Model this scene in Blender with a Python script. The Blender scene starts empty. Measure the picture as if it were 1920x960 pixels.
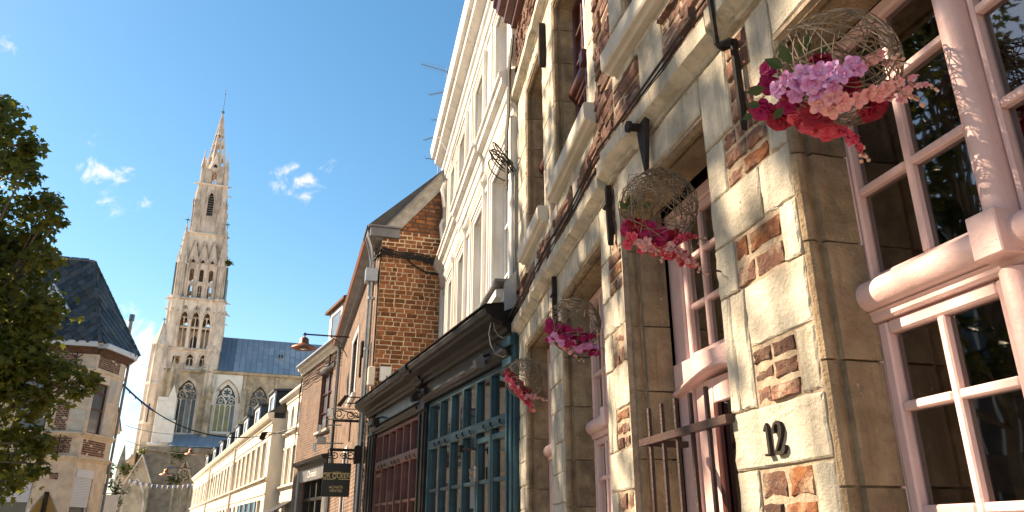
import bpy, math, random
from math import sin, cos, pi, radians as R, sqrt, atan2
from mathutils import Vector, Matrix
random.seed(7)
SC = bpy.context.scene
# ------------------------------------------------------------------ camera, light, exposure
EYE, FOC, PITCH = 1.6, 1390.0, R(20.62)
cam = bpy.data.objects.new('camera', bpy.data.cameras.new('camera'))
SC.collection.objects.link(cam); SC.camera = cam
cam.data.sensor_width = 36; cam.data.lens = 36 * FOC / 1920
cam.location = (0, 0, EYE); cam.rotation_euler = (pi / 2 + PITCH, 0, 0)
cam.data.clip_start = 0.05; cam.data.clip_end = 3000
SUN_AZ, SUN_EL = R(-75), R(38)
SUN_DIR = Vector((sin(SUN_AZ) * cos(SUN_EL), cos(SUN_AZ) * cos(SUN_EL), sin(SUN_EL)))
sun = bpy.data.objects.new('sun', bpy.data.lights.new('sun', 'SUN'))
SC.collection.objects.link(sun)
sun.data.energy = 4.6; sun.data.angle = R(0.53); sun.data.color = (1.0, 0.86, 0.67)
sun.rotation_euler = SUN_DIR.to_track_quat('Z', 'Y').to_euler()
SC.view_settings.view_transform = 'Standard'; SC.view_settings.look = 'None'
SC.view_settings.exposure = 1.66; SC.view_settings.gamma = 1.0
SC.view_settings.use_white_balance = True; SC.view_settings.white_balance_temperature = 7500; SC.view_settings.white_balance_tint = 15
SC.cycles.max_bounces = 8

def ray(u, v):                       # sight line of a surveyed point of the photograph
    a, b = (u - 960) / FOC, (480 - v) / FOC
    return Vector((a, cos(PITCH) - b * sin(PITCH), sin(PITCH) + b * cos(PITCH)))

world = bpy.data.worlds.new('World'); SC.world = world; world.use_nodes = True
wn, wl = world.node_tree.nodes, world.node_tree.links
wn.clear()
def wnode(t, **k):
    n = wn.new(t)
    for a, b in k.items(): setattr(n, a, b)
    return n
wout = wnode('ShaderNodeOutputWorld'); bg = wnode('ShaderNodeBackground'); bg.inputs[1].default_value = 0.073
wl.new(bg.outputs[0], wout.inputs[0])
sky = wnode('ShaderNodeTexSky', sky_type='NISHITA', sun_disc=False, sun_elevation=SUN_EL, sun_rotation=SUN_AZ,
            altitude=0, air_density=1.0, dust_density=.22, ozone_density=1.0)
hs = wnode('ShaderNodeHueSaturation'); hs.inputs['Saturation'].default_value = 1.32; hs.inputs['Hue'].default_value = 0.489
wl.new(sky.outputs[0], hs.inputs['Color'])
tc = wnode('ShaderNodeTexCoord')
nz = wnode('ShaderNodeTexNoise'); nz.inputs['Scale'].default_value = 30; nz.inputs['Detail'].default_value = 9; nz.inputs['Roughness'].default_value = .62
nz.inputs['Distortion'].default_value = .5
wl.new(tc.outputs['Generated'], nz.inputs['Vector'])
acc = None
for (u, v, w, h, k) in [(192, 320, 62, 34, 1), (560, 350, 75, 62, .95), (610, 318, 60, 26, .8), (200, 378, 80, 38, .8), (15, 85, 70, 40, .6), (70, 68, 24, 22, .6),
                        (175, 268, 40, 28, .7), (300, 437, 22, 18, .6), (430, 405, 26, 36, .55), (270, 382, 26, 20, .6), (230, 690, 110, 190, .95),
                        (285, 320, 20, 14, .5), (-150, 300, 160, 90, .8), (-500, 200, 260, 120, .8), (-900, 500, 400, 150, .8)]:
    c = ray(u, v).normalized()
    sb = wnode('ShaderNodeVectorMath', operation='SUBTRACT'); sb.inputs[1].default_value = c
    wl.new(tc.outputs['Generated'], sb.inputs[0])
    ml = wnode('ShaderNodeVectorMath', operation='MULTIPLY'); ml.inputs[1].default_value = (FOC / w, FOC / w, FOC / h)
    wl.new(sb.outputs[0], ml.inputs[0])
    ln = wnode('ShaderNodeVectorMath', operation='LENGTH'); wl.new(ml.outputs[0], ln.inputs[0])
    mr = wnode('ShaderNodeMapRange'); mr.inputs[1].default_value = 0; mr.inputs[2].default_value = 1.25; mr.inputs[3].default_value = k; mr.inputs[4].default_value = 0
    wl.new(ln.outputs['Value'], mr.inputs[0])
    if acc is None: acc = mr.outputs[0]
    else:
        mx = wnode('ShaderNodeMath', operation='MAXIMUM'); wl.new(acc, mx.inputs[0]); wl.new(mr.outputs[0], mx.inputs[1]); acc = mx.outputs[0]
ad = wnode('ShaderNodeMath', operation='MULTIPLY_ADD'); ad.inputs[1].default_value = 1.15
wl.new(acc, ad.inputs[0])
nb = wnode('ShaderNodeMath', operation='MULTIPLY_ADD'); nb.inputs[1].default_value = 2.8; nb.inputs[2].default_value = -1.95
wl.new(nz.outputs[0], nb.inputs[0]); wl.new(nb.outputs[0], ad.inputs[2])
cr = wnode('ShaderNodeMapRange', interpolation_type='SMOOTHSTEP'); cr.inputs[1].default_value = 0.05; cr.inputs[2].default_value = 0.95
wl.new(ad.outputs[0], cr.inputs[0])
gt = wnode('ShaderNodeMath', operation='MULTIPLY'); wl.new(cr.outputs[0], gt.inputs[0])
g2 = wnode('ShaderNodeMath', operation='GREATER_THAN'); g2.inputs[1].default_value = 0.0; wl.new(acc, g2.inputs[0]); wl.new(g2.outputs[0], gt.inputs[1])
mix = wnode('ShaderNodeMixRGB'); wl.new(gt.outputs[0], mix.inputs[0]); wl.new(hs.outputs[0], mix.inputs[1])
mix.inputs[2].default_value = (6.2, 6.1, 6.1, 1)
wl.new(mix.outputs[0], bg.inputs[0])
# ------------------------------------------------------------------ materials
MATS = {}
def mat(name, base, c2=None, c3=None, s2=6, s3=1.3, rough=.8, bump=0, bs=40, rand=0, metal=0, lo=.4, hi=.62, spec=.3, stretch=None, lo3=.5, hi3=.7, coat=0, c4=None, c5=None, isl=0):
    m = bpy.data.materials.new(name); m.use_nodes = True; MATS[name] = m
    nt = m.node_tree; n, l = nt.nodes, nt.links
    b = n['Principled BSDF']
    b.inputs['Roughness'].default_value = rough; b.inputs['Metallic'].default_value = metal
    b.inputs['Specular IOR Level'].default_value = spec
    if coat: b.inputs['Coat Weight'].default_value = coat; b.inputs['Coat Roughness'].default_value = .12
    geo = n.new('ShaderNodeNewGeometry'); pos = geo.outputs['Position']
    if stretch:
        mp = n.new('ShaderNodeMapping'); mp.inputs['Scale'].default_value = stretch; l.new(pos, mp.inputs[0]); pos = mp.outputs[0]
    oi = n.new('ShaderNodeObjectInfo')
    off = n.new('ShaderNodeVectorMath'); off.operation = 'SCALE'
    cv = n.new('ShaderNodeCombineXYZ')
    for i in range(3): l.new(oi.outputs['Random'], cv.inputs[i])
    l.new(cv.outputs[0], off.inputs[0]); off.inputs['Scale'].default_value = 9.0 if rand else 0
    av = n.new('ShaderNodeVectorMath'); l.new(pos, av.inputs[0]); l.new(off.outputs[0], av.inputs[1]); vec = av.outputs[0]
    def noise(s, d=6, r=.6):
        t = n.new('ShaderNodeTexNoise'); t.inputs['Scale'].default_value = s; t.inputs['Detail'].default_value = d; t.inputs['Roughness'].default_value = r
        l.new(vec, t.inputs['Vector']); return t.outputs[0]
    col = None
    def rgb(c): return (c[0], c[1], c[2], 1)
    def layer(prev, c, s, a, z, bc=None):
        mr = n.new('ShaderNodeMapRange'); mr.inputs[1].default_value = a; mr.inputs[2].default_value = z; l.new(noise(s), mr.inputs[0])
        mx = n.new('ShaderNodeMixRGB'); l.new(mr.outputs[0], mx.inputs[0]); mx.inputs[2].default_value = rgb(c)
        if prev is None: mx.inputs[1].default_value = rgb(base)
        else: l.new(prev, mx.inputs[1])
        return mx.outputs[0]
    if c2: col = layer(col, c2, s2, lo, hi)
    if c3: col = layer(col, c3, s3, lo3, hi3)
    if c4: col = layer(col, c4[0], c4[1], c4[2], c4[3])
    if c5:
        mp5 = n.new('ShaderNodeMapping'); mp5.inputs['Scale'].default_value = c5[1]; l.new(vec, mp5.inputs[0]); vec0 = vec; vec = mp5.outputs[0]; col = layer(col, c5[0], 1.0, c5[2], c5[3]); vec = vec0
    if rand or isl:
        h = n.new('ShaderNodeHueSaturation')
        mr = n.new('ShaderNodeMapRange'); mr.inputs[3].default_value = 1 - rand; mr.inputs[4].default_value = 1 + rand; rs = oi.outputs['Random']
        if isl:
            a1 = n.new('ShaderNodeMath'); l.new(rs, a1.inputs[0]); l.new(geo.outputs['Random Per Island'], a1.inputs[1]); a2 = n.new('ShaderNodeMath'); a2.operation = 'FRACT'; l.new(a1.outputs[0], a2.inputs[0]); rs = a2.outputs[0]
        l.new(rs, mr.inputs[0])
        l.new(mr.outputs[0], h.inputs['Value'])
        if col is None: h.inputs['Color'].default_value = rgb(base)
        else: l.new(col, h.inputs['Color'])
        col = h.outputs[0]
    if col is None: b.inputs['Base Color'].default_value = rgb(base)
    else: l.new(col, b.inputs['Base Color'])
    if bump:
        bp = n.new('ShaderNodeBump'); bp.inputs['Strength'].default_value = bump; bp.inputs['Distance'].default_value = .02 if bs < 100 else .006
        l.new(noise(bs, 7, .65), bp.inputs['Height']); l.new(bp.outputs[0], b.inputs['Normal'])
    return m
def brickmat(name, c1, c2, mortar, bw=.21, bh=.064, sc=1.0, bump=.6, var=.5):
    m = mat(name, c1); nt = m.node_tree; n, l = nt.nodes, nt.links; b = n['Principled BSDF']
    t = n.new('ShaderNodeTexCoord'); sp = n.new('ShaderNodeSeparateXYZ'); cb = n.new('ShaderNodeCombineXYZ')
    l.new(t.outputs['Object'], sp.inputs[0]); l.new(sp.outputs[0], cb.inputs[0]); l.new(sp.outputs[2], cb.inputs[1])
    nz = n.new('ShaderNodeTexNoise'); nz.inputs['Scale'].default_value = 9; l.new(t.outputs['Object'], nz.inputs[0])
    ds = n.new('ShaderNodeVectorMath'); ds.operation = 'MULTIPLY_ADD'; ds.inputs[1].default_value = (.03, .03, 0); l.new(nz.outputs['Color'], ds.inputs[0]); l.new(cb.outputs[0], ds.inputs[2])
    k = n.new('ShaderNodeTexBrick'); l.new(ds.outputs[0], k.inputs[0])
    k.inputs['Color1'].default_value = (*c1, 1); k.inputs['Color2'].default_value = (*c2, 1); k.inputs['Mortar'].default_value = (*mortar, 1)
    k.inputs['Scale'].default_value = sc; k.inputs['Mortar Size'].default_value = .011; k.inputs['Brick Width'].default_value = bw; k.inputs['Row Height'].default_value = bh
    k.inputs['Bias'].default_value = -.1; k.inputs['Mortar Smooth'].default_value = .3
    n2 = n.new('ShaderNodeTexNoise'); n2.inputs['Scale'].default_value = 2.4; n2.inputs['Detail'].default_value = 8; l.new(t.outputs['Object'], n2.inputs[0])
    mx = n.new('ShaderNodeMixRGB'); mx.blend_type = 'MULTIPLY'; mx.inputs[0].default_value = var; l.new(k.outputs[0], mx.inputs[1])
    mr = n.new('ShaderNodeMapRange'); mr.inputs[1].default_value = .3; mr.inputs[2].default_value = .7; mr.inputs[3].default_value = .4; mr.inputs[4].default_value = 1.3
    l.new(n2.outputs[0], mr.inputs[0]); l.new(mr.outputs[0], mx.inputs[2]); l.new(mx.outputs[0], b.inputs['Base Color'])
    bp = n.new('ShaderNodeBump'); bp.inputs['Strength'].default_value = bump; bp.inputs['Distance'].default_value = .02; bp.invert = True
    l.new(k.outputs['Fac'], bp.inputs['Height']); l.new(bp.outputs[0], b.inputs['Normal'])
    return m
def glassmat(name, tint, boost=1.5, rough=.02):
    m = bpy.data.materials.new(name); m.use_nodes = True; MATS[name] = m
    n, l = m.node_tree.nodes, m.node_tree.links; n.clear()
    o = n.new('ShaderNodeOutputMaterial'); mx = n.new('ShaderNodeMixShader'); tr = n.new('ShaderNodeBsdfTransparent'); gl = n.new('ShaderNodeBsdfGlossy')
    tr.inputs[0].default_value = (*tint, 1); gl.inputs['Roughness'].default_value = rough
    fr = n.new('ShaderNodeFresnel'); fr.inputs[0].default_value = 1.5
    mu = n.new('ShaderNodeMath'); mu.operation = 'MULTIPLY_ADD'; mu.inputs[1].default_value = boost; mu.inputs[2].default_value = .03; mu.use_clamp = True; l.new(fr.outputs[0], mu.inputs[0])
    nz = n.new('ShaderNodeTexNoise'); nz.inputs['Scale'].default_value = 5
    bp = n.new('ShaderNodeBump'); bp.inputs['Strength'].default_value = .05; bp.inputs['Distance'].default_value = .01
    tcx = n.new('ShaderNodeNewGeometry'); l.new(tcx.outputs['Position'], nz.inputs[0]); l.new(nz.outputs[0], bp.inputs['Height']); l.new(bp.outputs[0], gl.inputs['Normal'])
    l.new(mu.outputs[0], mx.inputs[0]); l.new(tr.outputs[0], mx.inputs[1]); l.new(gl.outputs[0], mx.inputs[2]); l.new(mx.outputs[0], o.inputs[0])
    return m
def leafmat(name, c1, c2, trans=.25):
    m = bpy.data.materials.new(name); m.use_nodes = True; MATS[name] = m
    n, l = m.node_tree.nodes, m.node_tree.links; b = n['Principled BSDF']; o = n['Material Output']
    geo = n.new('ShaderNodeNewGeometry')
    mx = n.new('ShaderNodeMixRGB'); mx.inputs[1].default_value = (*c1, 1); mx.inputs[2].default_value = (*c2, 1)
    l.new(geo.outputs['Random Per Island'], mx.inputs[0])
    l.new(mx.outputs[0], b.inputs['Base Color']); b.inputs['Roughness'].default_value = .5; b.inputs['Specular IOR Level'].default_value = .35
    t = n.new('ShaderNodeBsdfTranslucent'); l.new(mx.outputs[0], t.inputs[0])
    ms = n.new('ShaderNodeMixShader'); ms.inputs[0].default_value = trans
    l.new(b.outputs[0], ms.inputs[1]); l.new(t.outputs[0], ms.inputs[2]); l.new(ms.outputs[0], o.inputs[0])
    return m
mat('limestone', (.60, .54, .435), (.40, .375, .31), (.25, .215, .16), s2=9, s3=3.4, rough=.92, bump=.6, bs=85, rand=.10, lo3=.53, hi3=.76, c4=((.15, .125, .09), 42, .665, .73), c5=((.27, .255, .20), (16, 16, 1.1), .56, .74))
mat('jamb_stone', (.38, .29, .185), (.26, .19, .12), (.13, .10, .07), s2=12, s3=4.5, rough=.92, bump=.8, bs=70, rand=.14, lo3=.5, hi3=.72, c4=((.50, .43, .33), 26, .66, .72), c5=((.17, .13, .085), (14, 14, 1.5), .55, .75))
mat('mortar', (.44, .35, .26), (.30, .235, .17), s2=20, rough=.95, bump=.7, bs=70)
mat('old_brick', (.225, .11, .075), (.12, .07, .055), (.38, .29, .21), s2=22, s3=18, rough=.95, bump=1.0, bs=70, rand=.35, lo3=.50, hi3=.68)
mat('orange_brick', (.29, .115, .045), (.18, .07, .04), (.42, .30, .20), s3=16, s2=20, rough=.95, bump=1.0, bs=60, rand=.2)
mat('purple_brick', (.225, .125, .095), (.12, .072, .06), (.34, .24, .17), s2=16, s3=6, rough=.95, bump=1.0, bs=50, rand=.3, isl=1, lo3=.55, hi3=.8)
mat('gable_brick', (.34, .13, .055), (.22, .085, .04), (.12, .06, .04), s2=12, s3=2, rough=.95, bump=.8, bs=80, rand=.42, isl=1, lo3=.58, hi3=.8)
mat('gable_mortar', (.76, .63, .45), (.62, .50, .34), s2=15, rough=.95, bump=.5, bs=80)
mat('white_render', (.74, .72, .68), (.60, .58, .54), (.38, .355, .32), s2=4, s3=1.6, rough=.75, bump=.15, bs=60, stretch=(1, 1, .35), lo3=.60, hi3=.88, c5=((.40, .375, .33), (9, 9, 1.2), .58, .78))
mat('cream_render', (.72, .66, .555), (.60, .54, .445), (.44, .39, .32), s2=2.5, s3=.7, rough=.85, bump=.1, bs=30, stretch=(1, 1, .4), lo3=.6, hi3=.85)
mat('pink_paint', (.73, .505, .475), (.67, .45, .42), (.34, .23, .19), s2=8, s3=55, rough=.45, bump=.22, bs=45, spec=.45, lo3=.70, hi3=.74)
mat('dark_red_paint', (.085, .022, .018), (.06, .016, .014), s2=10, rough=.4, bump=.1, bs=30, spec=.5)
mat('black_paint', (.009, .008, .009), (.016, .014, .015), s2=8, rough=.42, bump=.15, bs=30, spec=.3)
mat('grey_black_paint', (.026, .025, .026), (.045, .043, .042), s2=3, rough=.28, bump=.1, bs=20, spec=.5)
mat('teal_paint', (.013, .058, .082), (.010, .044, .064), (.028, .09, .12), s2=9, s3=3, rough=.36, bump=.12, bs=30, spec=.5)
mat('maroon_paint', (.12, .034, .029), (.085, .026, .023), (.18, .065, .056), s2=9, s3=3, rough=.4, bump=.12, bs=30, spec=.5)
mat('white_paint', (.78, .78, .77), (.70, .70, .69), s2=4, rough=.5)
mat('blue_white_paint', (.55, .62, .68), rough=.5)
mat('zinc', (.36, .37, .38), (.27, .28, .30), s2=5, rough=.38, metal=.85, spec=.5, bump=.05, bs=20)
mat('lead', (.22, .22, .23), (.15, .15, .16), s2=4, rough=.55, metal=.3)
mat('concrete_coping', (.40, .38, .35), (.28, .27, .24), (.20, .19, .17), s2=6, s3=1.5, rough=.9, bump=.3, bs=40)
mat('slate', (.038, .040, .045), (.07, .068, .064), (.060, .044, .027), s2=7, s3=1.1, rough=.45, bump=.3, bs=40, rand=.6, spec=.5, lo3=.46, hi3=.6)
mat('tile', (.14, .075, .05), (.09, .05, .035), s2=8, rough=.85, bump=.4, bs=40, rand=.2)
mat('blue_metal', (.22, .29, .36), (.26, .33, .40), s2=.5, rough=.5, metal=.1, rand=.08, spec=.5)
mat('blue_metal_dark', (.11, .165, .225), (.13, .185, .245), s2=.5, rough=.45, metal=.2, spec=.5)
mat('church_stone', (.82, .69, .57), (.68, .565, .46), (.34, .28, .225), s2=1.2, s3=.45, rough=.92, bump=.5, bs=5, lo3=.5, hi3=.7, stretch=(1, 1, .6), c5=((.28, .235, .19), (1.6, 1.6, .22), .55, .72))
mat('church_grey', (.74, .615, .515), (.58, .475, .395), (.30, .25, .205), s2=1.4, s3=.6, rough=.92, bump=.5, bs=5, lo3=.5, hi3=.72, stretch=(1, 1, .5), c5=((.22, .185, .155), (2.0, 2.0, .28), .54, .72))
mat('church_dark', (.28, .23, .175), (.18, .145, .11), s2=1.3, rough=.95, bump=.5, bs=6)
mat('church_white', (.80, .76, .70), (.70, .65, .58), s2=1.0, rough=.9, bump=.1, bs=8)
mat('church_old', (.52, .42, .30), (.36, .28, .20), (.16, .135, .10), s2=1.2, s3=.5, rough=.95, bump=.6, bs=5, lo3=.5, hi3=.75)
mat('corner_stone', (.74, .60, .45), (.60, .48, .355), (.34, .27, .20), s2=4, s3=1.5, rough=.9, bump=.3, bs=20, lo3=.55, hi3=.8)
mat('pale_block', (.58, .54, .47), (.50, .46, .39), s2=4, rough=.9, bump=.2, bs=30, rand=.1)
mat('iron', (.016, .012, .011), (.035, .024, .018), s2=14, rough=.75, bump=.3, bs=60, spec=.25)
mat('rust_iron', (.055, .021, .015), (.03, .014, .011), s2=18, rough=.6, bump=.3, bs=80, spec=.5)
mat('verdigris', (.06, .16, .19), rough=.7)
mat('copper', (.42, .17, .085), (.25, .10, .06), s2=10, rough=.4, metal=.75, spec=.5)
mat('cable_black', (.018, .016, .015), rough=.6)
mat('cable_grey', (.22, .21, .20), rough=.6)
mat('cable_blue', (.03, .10, .24), rough=.55)
mat('wicker', (.15, .115, .08), (.26, .21, .155), s2=30, rough=.8)
mat('bark', (.17, .14, .10), (.10, .08, .055), (.26, .23, .17), s2=6, s3=2, rough=.95, bump=.5, bs=12)
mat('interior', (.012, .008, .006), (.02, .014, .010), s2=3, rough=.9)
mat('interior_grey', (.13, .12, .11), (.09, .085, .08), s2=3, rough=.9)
mat('curtain', (.30, .275, .245), (.17, .155, .14), (.10, .09, .08), s2=10, s3=1.5, rough=.95, stretch=(3, 3, .3))
mat('crochet', (.52, .42, .27), (.34, .26, .16), s2=60, rough=1, bump=.8, bs=120)
mat('blind', (.62, .64, .67), rough=.5)
mat('blue_shutter', (.10, .22, .34), rough=.6)
mat('ochre', (.30, .20, .05), (.24, .15, .04), s2=8, rough=.6)
mat('plain_black', (.012, .010, .009), rough=.35, spec=.5)
mat('gold', (.80, .60, .27), rough=.5)
mat('sign_blue', (.02, .09, .38), rough=.4)
mat('sign_red', (.50, .03, .025), rough=.4)
mat('letter_white', (.70, .70, .69), rough=.5)
mat('fascia_grey', (.11, .11, .115), (.16, .16, .165), s2=4, rough=.4, spec=.5)
mat('terracotta', (.42, .17, .09), (.33, .13, .07), s2=8, rough=.85)
mat('gutter_red', (.26, .10, .055), rough=.5)
mat('yellow_glass', (.30, .26, .10), (.16, .17, .10), (.22, .19, .05), s2=.9, s3=2.5, rough=.25, spec=.5)
mat('dark_glass', (.035, .037, .042), (.06, .062, .065), s2=.8, rough=.15, spec=.6)
mat('grey_glass', (.16, .165, .17), (.10, .105, .11), s2=1.2, rough=.12, spec=.6)
mat('petal_magenta', (.36, .008, .10), (.24, .006, .07), s2=60, rough=.6)
mat('petal_crimson', (.30, .006, .03), (.15, .003, .02), s2=60, rough=.6)
mat('petal_rose', (.52, .03, .08), (.60, .10, .14), s2=70, rough=.6)
mat('petal_lilac', (.56, .30, .54), (.50, .16, .40), s2=70, rough=.6)
mat('petal_pale', (.68, .36, .33), (.62, .22, .27), s2=70, rough=.6)
mat('pollen', (.55, .32, .04), rough=.8)
mat('bud', (.62, .36, .22), (.66, .42, .40), s2=60, rough=.7)
mat('asphalt', (.05, .05, .052), (.075, .072, .07), s2=12, rough=.9, bump=.4, bs=60)
mat('paving', (.44, .39, .33), (.35, .31, .26), s2=3, rough=.9, bump=.3, bs=40)
mat('earth', (.12, .11, .08), (.08, .09, .05), s2=.5, rough=1)
brickmat('brick_wall', (.17, .095, .065), (.10, .06, .045), (.21, .165, .13), bw=.2, bh=.066)
brickmat('brick_wall_plain', (.17, .092, .06), (.10, .055, .04), (.27, .21, .155), bw=.2, bh=.066, bump=.8, var=.85)
brickmat('corner_brick', (.24, .095, .06), (.17, .065, .045), (.38, .29, .20), bw=.2, bh=.065, bump=.5)
glassmat('glass', (.45, .42, .38), 3.6)
glassmat('shop_glass', (.62, .60, .58), 2.6)
leafmat('plane_leaf', (.065, .095, .018), (.19, .19, .03), .45)
leafmat('plane_leaf_far', (.045, .060, .012), (.085, .085, .018), .3)
leafmat('shrub_leaf', (.10, .12, .02), (.05, .08, .015), .35)
leafmat('rose_leaf', (.03, .06, .02), (.06, .085, .015), .2)

# ------------------------------------------------------------------ mesh collector and scene tree
class M:
    def __init__(s): s.v = []; s.f = []
    def add(s, vs, fs):
        n = len(s.v); s.v += [tuple(p) for p in vs]; s.f += [tuple(i + n for i in f) for f in fs]; return s
    def box(s, x0, x1, y0, y1, z0, z1, c=0):
        if x0 > x1: x0, x1 = x1, x0
        if y0 > y1: y0, y1 = y1, y0
        if z0 > z1: z0, z1 = z1, z0
        if c <= 0:
            return s.add([(x, y, z) for x in (x0, x1) for y in (y0, y1) for z in (z0, z1)],
                         [(0, 1, 3, 2), (4, 6, 7, 5), (0, 4, 5, 1), (2, 3, 7, 6), (0, 2, 6, 4), (1, 5, 7, 3)])
        c = min(c, (x1 - x0) * .45, (y1 - y0) * .45, (z1 - z0) * .45)
        vs = []; ix = {}
        for i, x in enumerate((x0, x1)):
            for j, y in enumerate((y0, y1)):
                for k, z in enumerate((z0, z1)):
                    sx, sy, sz = (c if i == 0 else -c), (c if j == 0 else -c), (c if k == 0 else -c)
                    for a, p in enumerate(((x, y + sy, z + sz), (x + sx, y, z + sz), (x + sx, y + sy, z))):
                        ix[i, j, k, a] = len(vs); vs.append(p)
        fs = []
        for i in (0, 1): fs.append([ix[i, j, k, 0] for j, k in ((0, 0), (0, 1), (1, 1), (1, 0))])
        for j in (0, 1): fs.append([ix[i, j, k, 1] for i, k in ((0, 0), (1, 0), (1, 1), (0, 1))])
        for k in (0, 1): fs.append([ix[i, j, k, 2] for i, j in ((0, 0), (0, 1), (1, 1), (1, 0))])
        for i in (0, 1):
            for j in (0, 1): fs.append([ix[i, j, 0, 0], ix[i, j, 1, 0], ix[i, j, 1, 1], ix[i, j, 0, 1]])
            for k in (0, 1): fs.append([ix[i, 0, k, 0], ix[i, 1, k, 0], ix[i, 1, k, 2], ix[i, 0, k, 2]])
        for j in (0, 1):
            for k in (0, 1): fs.append([ix[0, j, k, 1], ix[1, j, k, 1], ix[1, j, k, 2], ix[0, j, k, 2]])
        for i in (0, 1):
            for j in (0, 1):
                for k in (0, 1): fs.append([ix[i, j, k, a] for a in range(3)])
        return s.add(vs, fs)
    def prism(s, poly, a, b, ax='y'):
        f = {'y': lambda p, t: (p[0], t, p[1]), 'x': lambda p, t: (t, p[0], p[1]), 'z': lambda p, t: (p[0], p[1], t)}[ax]
        n = len(poly)
        return s.add([f(p, a) for p in poly] + [f(p, b) for p in poly],
                     [tuple(range(n)), tuple(range(2 * n - 1, n - 1, -1))] + [(i, (i + 1) % n, n + (i + 1) % n, n + i) for i in range(n)])
    def lathe(s, prof, c=(0, 0, 0), n=10, a0=0.0, span=2 * pi):
        full = span > 6.28; m = n if full else n + 1; vs = []
        for r, z in prof:
            for i in range(m):
                a = a0 + span * i / n; vs.append((c[0] + r * cos(a), c[1] + r * sin(a), c[2] + z))
        fs = []
        for j in range(len(prof) - 1):
            for i in range(n):
                k = (i + 1) % m
                fs.append((j * m + i, j * m + k, (j + 1) * m + k, (j + 1) * m + i))
        if full:
            fs.append(tuple(range(m))[::-1]); t = (len(prof) - 1) * m; fs.append(tuple(range(t, t + m)))
        return s.add(vs, fs)
    def tube(s, pts, r, n=5, closed=False, r2=None):
        P = [Vector(p) for p in pts]; k = len(P); vs = []
        for i, p in enumerate(P):
            if closed: d = P[(i + 1) % k] - P[i - 1]
            else: d = P[min(i + 1, k - 1)] - P[max(i - 1, 0)]
            if d.length < 1e-9: d = Vector((0, 0, 1))
            d.normalize(); u = d.cross(Vector((0, 0, 1)) if abs(d.z) < .9 else Vector((1, 0, 0))).normalized(); w = d.cross(u)
            rr = r if r2 is None else r + (r2 - r) * i / max(1, k - 1)
            vs += [tuple(p + u * rr * cos(2 * pi * j / n) + w * rr * sin(2 * pi * j / n)) for j in range(n)]
        fs = [((i * n + j), (i * n + (j + 1) % n), (((i + 1) % k) * n + (j + 1) % n), (((i + 1) % k) * n + j)) for i in range(k if closed else k - 1) for j in range(n)]
        if not closed: fs += [tuple(range(n))[::-1], tuple(range((k - 1) * n, k * n))]
        return s.add(vs, fs)
    def loft(s, prof, x0, x1, n, j):
        """a moulding along x whose edges are worn: the profile is repeated with small random errors"""
        k = len(prof); vs = []; e = [[0, 0] for _ in prof]
        for i in range(n + 1):
            for q in e: q[0] = q[0] * .5 + random.uniform(-j, j); q[1] = q[1] * .5 + random.uniform(-j, j)
            vs += [(x0 + (x1 - x0) * i / n, y + (q[0] if y > 0 else 0), z + (q[1] if y > 0 else 0)) for (y, z), q in zip(prof, e)]
        fs = [(i * k + a, i * k + (a + 1) % k, (i + 1) * k + (a + 1) % k, (i + 1) * k + a) for i in range(n) for a in range(k)]
        return s.add(vs, fs + [tuple(range(k))[::-1], tuple(range(n * k, (n + 1) * k))])
    def quad(s, *p): return s.add(p, [tuple(range(len(p)))])
    def block(s, x0, x1, y0, y1, z0, z1, ch=.008, j=.004, seg=3, bulge=.003):
        """a dressed stone: crumbled arrises, chamfered face, slightly uneven"""
        if x0 > x1: x0, x1 = x1, x0
        rr = lambda a: random.uniform(-a, a)
        out = []
        for i in range(seg): out.append((x0 + (x1 - x0) * i / seg, z0))
        for i in range(seg): out.append((x1, z0 + (z1 - z0) * i / seg))
        for i in range(seg): out.append((x1 - (x1 - x0) * i / seg, z1))
        for i in range(seg): out.append((x0, z1 - (z1 - z0) * i / seg))
        n = len(out); cx, cz = (x0 + x1) / 2, (z0 + z1) / 2; vs = []
        jj = [(rr(j), rr(j)) for _ in out]
        for (x, z) in out: vs.append((x, y0, z))
        for (x, z), (a, b) in zip(out, jj): vs.append((x + a * .6, y1 - ch * (1 + rr(.4)), z + b * .6))
        for (x, z), (a, b) in zip(out, jj):
            k = ch * (1.1 + rr(.5)); sx = 1 if x < cx else -1; sz = 1 if z < cz else -1
            ex = k if (abs(x - x0) < 1e-6 or abs(x - x1) < 1e-6) else 0; ez = k if (abs(z - z0) < 1e-6 or abs(z - z1) < 1e-6) else 0
            vs.append((x + a + sx * ex, y1 + rr(bulge), z + b + sz * ez))
        vs.append((cx + rr(.2) * (x1 - x0), y1 + bulge * random.random() * 2, cz + rr(.2) * (z1 - z0)))
        fs = [(i, (i + 1) % n, n + (i + 1) % n, n + i) for i in range(n)] + [(n + i, n + (i + 1) % n, 2 * n + (i + 1) % n, 2 * n + i) for i in range(n)] + [(2 * n + i, 2 * n + (i + 1) % n, 3 * n) for i in range(n)]
        return s.add(vs, fs)
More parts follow.
